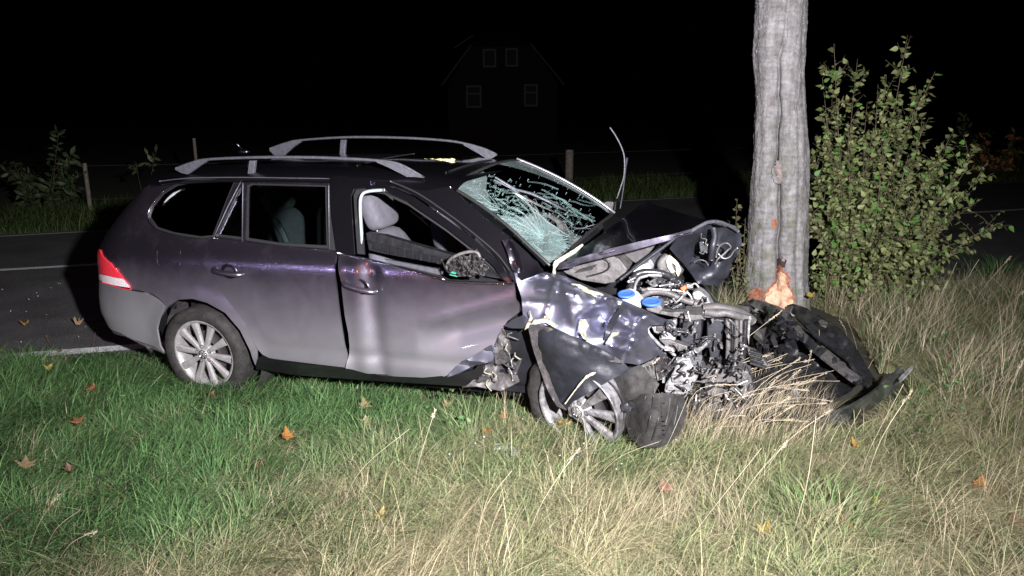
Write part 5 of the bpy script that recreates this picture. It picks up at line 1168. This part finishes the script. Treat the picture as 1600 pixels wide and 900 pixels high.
# ================================================================== fallen leaves
LV = [(77,581,'yellow','on the grass next to the road edge line at left'),(143,613,'rust','in the grass left of the rear wheel'),(122,666,'rust','in the grass below the rust leaf left of the wheel'),(38,736,'tan','near the left edge of the grass'),(112,742,'brown','in dark grass under the left rust leaves'),
(332,623,'rust','just below the rear wheel'),(447,690,'orange','in the grass below the rear door'),(569,641,'cream','topmost of the trio under the front door'),(573,667,'cream','lower left of the trio under the front door'),(600,665,'cream','lower right of the trio under the front door'),
(788,655,'orange','standing upright against the front wheel'),(760,680,'orange','just above the silver trim fragment'),(600,816,'yellow','in the straw at the bottom left of centre'),(1038,771,'pink','in the straw below the gearbox'),
(1371,797,'amber','in the straw at lower right'),(1529,770,'orange','near the right edge halfway down the straw'),(1320,831,'orange','beside the green tuft at lower right'),(1278,878,'amber','at the bottom edge under the green tuft'),(1195,838,'yellow','narrow and upright at bottom right of centre'),(1584,826,'brown','at the right edge near the bottom'),
(1333,700,'amber','below the curved bumper lip'),(1266,467,'yellow','standing at the right foot of the tree'),(1187,548,'orange','caught on the torn bumper'),(38,509,'amber','alone on the asphalt at left'),(119,509,'tan','on the asphalt behind the bumper'),(2,551,'amber','at the left edge of the road line'),
(1066,306,'rust','on the far road edge behind the bonnet'),(880,672,'orange','in green blades below the wheel rim'),(405,735,'brown','in the grass below the sill at left'),(700,640,'tan','below the front door front corner')]
LC = dict(yellow=(.33,.24,.06), rust=(.17,.055,.022), tan=(.26,.185,.11), brown=(.13,.07,.045), orange=(.29,.13,.035), cream=(.40,.30,.18), pink=(.25,.14,.10), amber=(.32,.17,.03))
for i, (x, y, cn, where) in enumerate(LV):
    onroad = (x < 150 and y < 560) or y < 400
    z = .045 if onroad else (.075 if y > 560 else .30); p = G(x, y, z) if y != 467 else WY(x, y, 6.2)
    if y == 548: p = WY(x, y, 5.0)
    me = leaf_mesh('fallen_leaf', 'maple', LC[cn], (.070 if not onroad else .07)*R1.uniform(.7, 1.2), R1.uniform(.5, 1.2), i); me.materials.append(leafm); o = bpy.data.objects.new('fallen_leaf', me); COL.objects.link(o)
    o.location = p; o.rotation_euler = (R1.uniform(-.2, .3) if onroad else R1.uniform(.3, 1.0), R1.uniform(-.3, .3), R1.uniform(0, 6.28) if onroad else R1.uniform(-.9, .9))
    adj = dict(yellow='bright yellow', rust='rust brown', tan='pale tan', brown='dull brown', orange='curled orange', cream='cream coloured', pink='pinkish brown', amber='amber')[cn]
    tag(o, adj+' maple leaf '+where, 'leaf', 'fallen autumn leaves')

# ================================================================== grass
grassm = vcol_mat('grass_blades', .6, .25, .25)
strawm = vcol_mat('straw', .7, .15, .2)
NE = np.vectorize(near_edge)
CI = np.array(CINV)
def carxy(P): return (P @ CI[:3, :3].T)+CI[:3, 3]
def blades(name, P, h, lean, az, w, c0, c1, m, label, seed, segs=3, cat='grass', droop=.35, parent=None):
    r = np.random.default_rng(seed); n = len(P); ts = np.linspace(0, 1, segs+1)
    dx, dy = np.cos(az), np.sin(az); sa = az+math.pi/2+r.normal(0, .6, n); sx, sy = np.cos(sa), np.sin(sa)
    rowsv = []
    for t in ts:
        cx_ = P[:, 0]+dx*lean*t**1.7; cy_ = P[:, 1]+dy*lean*t**1.7; cz_ = P[:, 2]+h*(t-droop*t**3*np.minimum(1, lean/np.maximum(h, .01)))
        if t < 1:
            ww = w*(1-.65*t**2)/2; rowsv += [np.stack([cx_-sx*ww, cy_-sy*ww, cz_], 1), np.stack([cx_+sx*ww, cy_+sy*ww, cz_], 1)]
        else: rowsv.append(np.stack([cx_, cy_, cz_], 1))
    V_ = np.stack(rowsv, 1); k = V_.shape[1]; tri = []
    for s in range(segs-1): a = 2*s; tri += [(a, a+1, a+3), (a, a+3, a+2)]
    a = 2*(segs-1); tri.append((a, a+1, a+2))
    F_ = ((np.arange(n)*k)[:, None, None]+np.array(tri)[None]).reshape(-1, 3)
    t = r.random(n)[:, None]; cc = np.array(c0)*(1-t)+np.array(c1)*t; cc = cc*r.uniform(.75, 1.25, n)[:, None]
    cc = np.repeat(np.concatenate([cc, np.ones((n, 1))], 1), k, 0)
    o = bigmesh(name, V_.reshape(-1, 3), F_, cc, m, parent); tag(o, label, cat); return o
def scatter(n, seed, y0=2.1, y1=7.6):
    r = np.random.default_rng(seed); X = r.uniform(-5.5, 7.5, n*3); Y = y0+(y1-y0)*r.random(n*3)**1.25
    P = np.stack([X, Y, np.zeros_like(X)], 1); q = to_px(P)
    ok = (q[:, 0] > -90) & (q[:, 0] < 1700) & (q[:, 1] < 1010) & (Y < NE(X)-.22+.05*r.normal(size=len(X)))
    # only edge stragglers beyond the tree line on the right
    c_ = carxy(P); under = (c_[:, 0] > -1.0) & (c_[:, 0] < 2.9) & (c_[:, 1] > -.72) & (c_[:, 1] < .95)
    keep = ok & ~(under & (r.random(len(X)) < .85))
    P = P[keep][:n]; return P
# how straw-dominated a spot is (0 green - 1 dry); curve fixed on the ground
LB = np.array([(-200,1000),(120,930),(330,850),(520,775),(700,715),(840,690),(1000,660),(1075,600),(1110,520),(1140,440),(1150,300)])
def dryness(P):
    q = to_px(P); by = np.interp(q[:, 0], LB[:, 0], LB[:, 1]); d = (q[:, 1]-by)/60.-.05
    n_ = vnoise(P[:, :2], .45, 31)*.9+vnoise(P[:, :2], .16, 32)*.6
    return 1/(1+np.exp(-(d*1.6+n_*1.8)))
DB = [(1150,470),(1235,465),(1330,505),(1375,585),(1425,580),(1415,640),(1330,690),(1270,690),(1160,690),(1100,680),(1150,600)]
DBT = [(1150,640),(1270,650),(1330,640),(1425,560),(1470,600),(1440,720),(1330,800),(1180,790),(1060,740)]
def clear(P, h):
    q = to_px(P); a = inpoly(q, DB); b = inpoly(q, DBT); return ~a, np.where(b, np.minimum(h, .07+.35*h), h)
P = scatter(260000, 1); P = P[clear(P, np.ones(len(P)))[0]]; dr = dryness(P); r = np.random.default_rng(2)
keep = r.random(len(P)) > dr*.26; P = P[keep]; dr = dr[keep]; n = len(P)
cl = vnoise(P[:, :2], .22, 41)*.5+vnoise(P[:, :2], .07, 42)*.5
c_ = carxy(P); nearcar = np.clip(1-np.abs(c_[:, 1]+.75)/.35, 0, 1)*((c_[:, 0] > -1) & (c_[:, 0] < 3))
hh = (.07+.125*r.random(n)**1.6)*(1+.95*cl)*(1-.25*nearcar); P[:, 2] = -.005
azf = vnoise(P[:, :2], .30, 51)*2.6+.6+r.normal(0, .9, n)
q = to_px(P); leftness = np.clip((900-q[:, 0])/900, 0, 1)
g0 = np.stack([.042+.040*dr, .100+.015*dr, .034+.018*dr], 1); g1_ = np.stack([.115+.13*dr, .215+.04*dr, .075+.05*dr], 1)
def blades2(name, P, h, lean, az, w, C0, C1, m, label, seed, **k):
    o = blades(name, P, h, lean, az, w, (0, 0, 0), (0, 0, 0), m, label, seed, **k)
    r = np.random.default_rng(seed+1); n = len(P); t = r.random(n)[:, None]; cc = (C0*(1-t)+C1*t)*r.uniform(.5, 1.45, n)[:, None]
    kk = len(o.data.vertices)//n; cc = np.repeat(np.concatenate([cc, np.ones((n, 1))], 1), kk, 0)
    o.data.color_attributes['Col'].data.foreach_set('color', cc.astype(np.float32).ravel()); return o
blades2('green_grass', P, hh, hh*r.uniform(.35, 1.5, n), azf, r.uniform(.0025, .0055, n), g0, g1_, grassm, 'short green verge grass in front of the wrecked car', 3)
# thatch: fine dry stems everywhere, thin among the green, dense on the dry side
P = scatter(230000, 5); dr = dryness(P); keep = r.random(len(P)) < (.16+.84*dr); P = P[keep]; dr = dr[keep]; n = len(P)
tuft = vnoise(P[:, :2], .28, 61)*.6+vnoise(P[:, :2], .11, 62)*.5
hh = (.06+.13*r.random(n)**1.5*(.5+.7*dr))*(1+.7*tuft); k_, hh = clear(P, hh); P, dr, hh = P[k_], dr[k_], hh[k_]; n = len(P); az = .35+vnoise(P[:, :2], .40, 63)*2.4+r.normal(0, 1.0, n)
s0 = np.array([[.155, .135, .068]]).repeat(n, 0); s1 = np.array([[.40, .355, .225]]).repeat(n, 0)
blades2('dry_grass', P, hh, hh*r.uniform(.5, 2.0, n), az, r.uniform(.0012, .0026, n), s0, s1, strawm, 'matted pale straw coloured grass in the foreground', 6, droop=.5)
# tall leaning stems in tussocks
cn = scatter(760, 9); cn = cn[~inpoly(to_px(cn), DB) & ~inpoly(to_px(cn), DBT)]; dr = dryness(cn); cn = cn[r.random(len(cn)) < (.10+.9*dr)]
PP = []; AA_ = []; HH = []
for c0 in cn:
    k = r.integers(6, 26); PP.append(c0+np.c_[r.normal(0, .045, (k, 2)), np.zeros(k)]); b_ = .45+r.normal(0, .9); AA_.append(b_+r.normal(0, .6, k)); HH.append(r.uniform(.16, .40)*(1 if c0[0] > -.5 else .75)*r.uniform(.6, 1.15, k))
P = np.concatenate(PP); az = np.concatenate(AA_); hh = np.concatenate(HH); n = len(P)
blades2('tall_straw', P, hh, hh*r.uniform(.25, 1.1, n), az, r.uniform(.0011, .0022, n), np.array([[.20, .17, .10]]).repeat(n, 0), np.array([[.42, .36, .25]]).repeat(n, 0), strawm, 'taller dry stems leaning to the right in loose tussocks', 10, segs=4, droop=.3)
# flattened stems lying criss-cross on the turf
P = scatter(44000, 17); k_, _h = clear(P, np.ones(len(P))); P = P[k_]; dr = dryness(P); P = P[r.random(len(P)) < .12+.88*dr]; P[:, 2] = r.uniform(.02, .10, len(P)); n = len(P)
blades2('flattened_straw', P, r.uniform(.01, .06, n), r.uniform(.08, .26, n), r.uniform(0, 6.28, n), r.uniform(.0012, .0024, n), np.array([[.18, .15, .09]]).repeat(n, 0), np.array([[.40, .35, .24]]).repeat(n, 0), strawm, 'flattened dry stems lying criss-cross over the verge', 18, droop=.1)
# rank dry stems standing up in front of the crushed nose
n = 1500; x_ = r.uniform(1035, 1290, n); y_ = 652+r.random(n)**1.4*70; P = np.array([tuple(G(a, b)) for a, b in zip(x_, y_)]); hh = r.uniform(.14, .44, n)*np.clip(1.15-(x_-1150)/260, .45, 1.1)
blades2('tall_straw', P, hh, hh*r.uniform(.15, .8, n), .2+r.normal(0, .7, n), r.uniform(.0012, .0022, n), np.array([[.22, .18, .12]]).repeat(n, 0), np.array([[.46, .39, .28]]).repeat(n, 0), strawm, 'rank dry stems standing in front of the crushed nose', 19, segs=4, droop=.3)
# weeds round the tree foot and shrub, and at the right edge
P = scatter(90000, 13, 3.6, 7.6); q = to_px(P); keep = (q[:, 0] > 1110) & (q[:, 1] < 650) & ~inpoly(q, DB) & ~inpoly(q, DBT); P = P[keep][:14000]; n = len(P); r = np.random.default_rng(14)
hh = r.uniform(.12, .42, n)*(.8+.5*vnoise(P[:, :2], .3, 71)); t = (r.random(n) < .6)[:, None]
blades2('tall_weeds', P, hh, hh*r.uniform(.2, 1.0, n), .5+r.normal(0, 1.1, n), r.uniform(.002, .004, n), np.where(t, [[.26, .21, .14]], [[.04, .075, .025]]), np.where(t, [[.46, .39, .28]], [[.08, .14, .045]]), strawm, 'tangled dry and green weeds round the tree foot and shrub', 15, segs=4, droop=.3)
# the verge goes on outside the frame
P0 = np.stack([r.uniform(-7.5, 9.5, 150000), r.uniform(.3, 8.6, 150000), np.zeros(150000)], 1); q = to_px(P0); inn = (q[:, 0] > -90) & (q[:, 0] < 1700) & (q[:, 1] < 1010) & (P0[:, 1] > 2.1) & (P0[:, 1] < 7.6)
P = P0[~inn & (P0[:, 1] < NE(P0[:, 0])-.25)]; n = len(P); dr = (1/(1+np.exp(-(P[:, 0]*1.3+.4+2*vnoise(P[:, :2], .4, 91)))))[:, None]
blades2('outer_verge_grass', P, r.uniform(.08, .24, n), r.uniform(.04, .22, n), .4+r.normal(0, 1.0, n), r.uniform(.004, .008, n), (1-dr)*[[.042, .10, .034]]+dr*[[.17, .14, .08]], (1-dr)*[[.11, .20, .07]]+dr*[[.40, .34, .24]], strawm, 'mixed green and dry verge grass at the edges of the verge', 40, segs=2)
# green tufts in the straw
for j, (x, y, k, hh_, lb) in enumerate(((1290,840,260,.24,'bright green grass tuft in the straw at lower right'),(550,680,200,.15,'lush green tuft in the middle of the verge'),(925,700,420,.17,'green blades growing up against the front wheel rim'),(1020,712,260,.16,'green blades in front of the torn tyre'),(1560,440,300,.35,'dark green grass clump at the right edge by the road'),(330,880,160,.16,'green tuft at the bottom left'))):
    p = np.array(G(x, y)); P = p+np.c_[r.normal(0, .09, (k, 2))*[1.5, 1], np.zeros(k)]; h_ = hh_*r.uniform(.5, 1.1, k); a_ = np.arctan2(P[:, 1]-p[1], P[:, 0]-p[0])+r.normal(0, .6, k)
    blades2('grass_tuft', P, h_, h_*r.uniform(.3, 1.0, k), a_, r.uniform(.004, .007, k), np.array([[.045, .11, .03]]).repeat(k, 0), np.array([[.10, .20, .06]]).repeat(k, 0), grassm, lb, 20+j, segs=4)
# verge beyond the road
X = r.uniform(-12, 26, 90000); Y = np.vectorize(far_edge)(X)+.25+r.random(len(X))**1.4*3.2; P = np.stack([X, Y, 0*X], 1); q = to_px(P); P = P[(q[:, 0] > -60) & (q[:, 0] < 1660)]; n = len(P)
hh = r.uniform(.10, .42, n)*(1+.5*vnoise(P[:, :2], .6, 81)); blades2('far_verge_grass', P, hh, hh*r.uniform(.2, .8, n), r.uniform(0, 6.28, n), r.uniform(.008, .016, n), np.array([[.025, .048, .012]]).repeat(n, 0), np.array([[.07, .10, .032]]).repeat(n, 0), grassm, 'rough green grass on the far verge beyond the road', 30)
# single tall seed stalks in front of the wreck
sk = MB(); heads = MB()
SK = [(1062,655,1120,570,1222,485,4.2),(1052,640,1090,590,1128,538,4.15),(1070,640,1095,600,1150,537,4.15),(1085,660,1110,610,1160,566,4.1),(1095,665,1140,600,1220,560,4.15),(1075,660,1120,585,1195,555,4.2),(1110,670,1160,590,1270,562,4.2),(1090,690,1100,640,1120,580,4.0),(1120,700,1180,610,1250,560,4.0),(1140,690,1200,640,1290,630,4.0),(1150,680,1230,625,1300,627,4.1),(1100,700,1170,660,1240,655,3.9),
 (975,690,985,610,1030,560,4.0),(985,690,1000,620,1040,575,4.0),(1245,640,1255,600,1268,548,4.4),(1268,610,1280,570,1280,515,4.6),(1290,620,1310,600,1328,597,4.5),(1335,770,1360,700,1412,600,3.7),(1345,780,1375,690,1425,610,3.7),(1310,740,1320,690,1345,640,3.8),(1330,560,1322,520,1312,500,5.2),(1345,570,1335,530,1322,495,5.2),(1400,560,1410,520,1420,480,5.2),(1405,565,1425,500,1436,500,5.2),(1430,575,1445,520,1480,440,5.3),(1385,540,1400,505,1408,470,5.6),
 (1500,520,1530,460,1580,400,5.4),(1490,500,1510,440,1530,405,5.6),(1540,560,1560,500,1600,455,5.0),(1450,540,1470,470,1495,410,5.6),(1560,700,1575,620,1600,560,4.2),(1050,880,1110,800,1190,700,3.1),(1120,860,1170,760,1230,690,3.2),(1230,860,1260,760,1275,650,3.3),(640,790,655,720,680,640,3.3),(520,830,560,740,640,670,3.1),(38,880,60,820,92,772,2.8),(60,890,85,830,125,797,2.8),(80,895,110,850,150,830,2.75),(900,790,960,720,1030,690,3.4),(820,850,850,780,905,700,3.1),(735,860,760,790,800,735,3.05),(1180,760,1230,690,1300,640,3.7),(1000,760,1040,700,1075,620,3.7)]
for k in range(38):
    x = R1.uniform(1040, 1220); y = R1.uniform(650, 720); a_ = R1.uniform(25, 110); SK.append((x, y, x+a_*.35, y-a_*.8, x+a_*R1.uniform(.8, 1.5), y-a_*R1.uniform(.8, 1.4), 0))
for i, (x0, y0, x1, y1, x2, y2, Yd) in enumerate(SK):
    b_ = G(x0, y0, 0); Yd = b_.y if y0 > 560 else min(Yd, b_.y)-.05; p = spline([b_, WY(x1, y1, Yd-.06), WY(x2, y2, Yd-.08+R1.uniform(-.08, .08))], 6); w_ = R1.uniform(.0007, .0014)
    sk.tube(p, [w_]*len(p), 4, caps=False)
    if i % 2 == 0 or i < 12:
        d = (p[-1]-p[-3]).normalized(); L_ = R1.uniform(.04, .09)
        for j in range(26):
            t = R1.random(); q = p[-1]-d*L_*(1-t)+Vector((R1.gauss(0, .0035), R1.gauss(0, .0035), R1.gauss(0, .0035)))*(1.2-abs(t-.5))
            e = (d+Vector((R1.gauss(0, .3), R1.gauss(0, .3), R1.gauss(0, .3)))).normalized(); heads.tube([q, q+e*R1.uniform(.006, .012)], [.0018, .0005], 3, caps=False)
stm = mat('dry_stalk', (.36, .30, .22), .75, var=.25, vscale=9)
so = sk.build('seed_stalks', stm); tag(so, 'long pale seed stalks arching in front of the wrecked engine', 'grass', kind='stuff')
ho = heads.build('seed_heads', stm, so); ho['kind'] = 'stuff'
# broad leaved seedlings in the verge
P, D = [], []
for (x, y, sp_n) in ((715,700,26),(700,655,18),(210,640,10),(470,640,10),(1480,660,30),(1450,620,24),(1430,700,16),(1480,690,16),(1500,600,14),(1395,690,10)):
    p = np.array(G(x, y)); 
    for k in range(sp_n): P.append(p+np.array([R1.gauss(0, .06), R1.gauss(0, .06), R1.uniform(.03, .18 if x < 1000 else .4)])); D.append((R1.gauss(0, 1), R1.gauss(0, 1), R1.uniform(-.2, .6)))
o = cloud('weed_leaves', np.array(P), np.array(D), .026, [(.04, .10, .028), (.09, .16, .05)]); tag(o, 'small bright green weed leaves scattered in the verge', 'weeds')
fern = MB()
# loose chips of glass and plastic on the road and grass
ch = MB()
for k in range(90):
    if k < 22: p = G(R1.uniform(0, 240), R1.uniform(430, 545), .042)
    else: p = G(R1.gauss(900, 130), R1.uniform(650, 740), R1.uniform(.06, .12))
    s = R1.uniform(.002, .004); ch.box(p, (s, s, s*.4), Matrix.Rotation(R1.random()*6, 3, (.3, .2, 1)))
o = ch.build('glass_chips', mat('glass_chip', (.75, .78, .80), .15), smooth=False); tag(o, 'scattered chips of broken glass on road and grass', 'debris', kind='stuff')
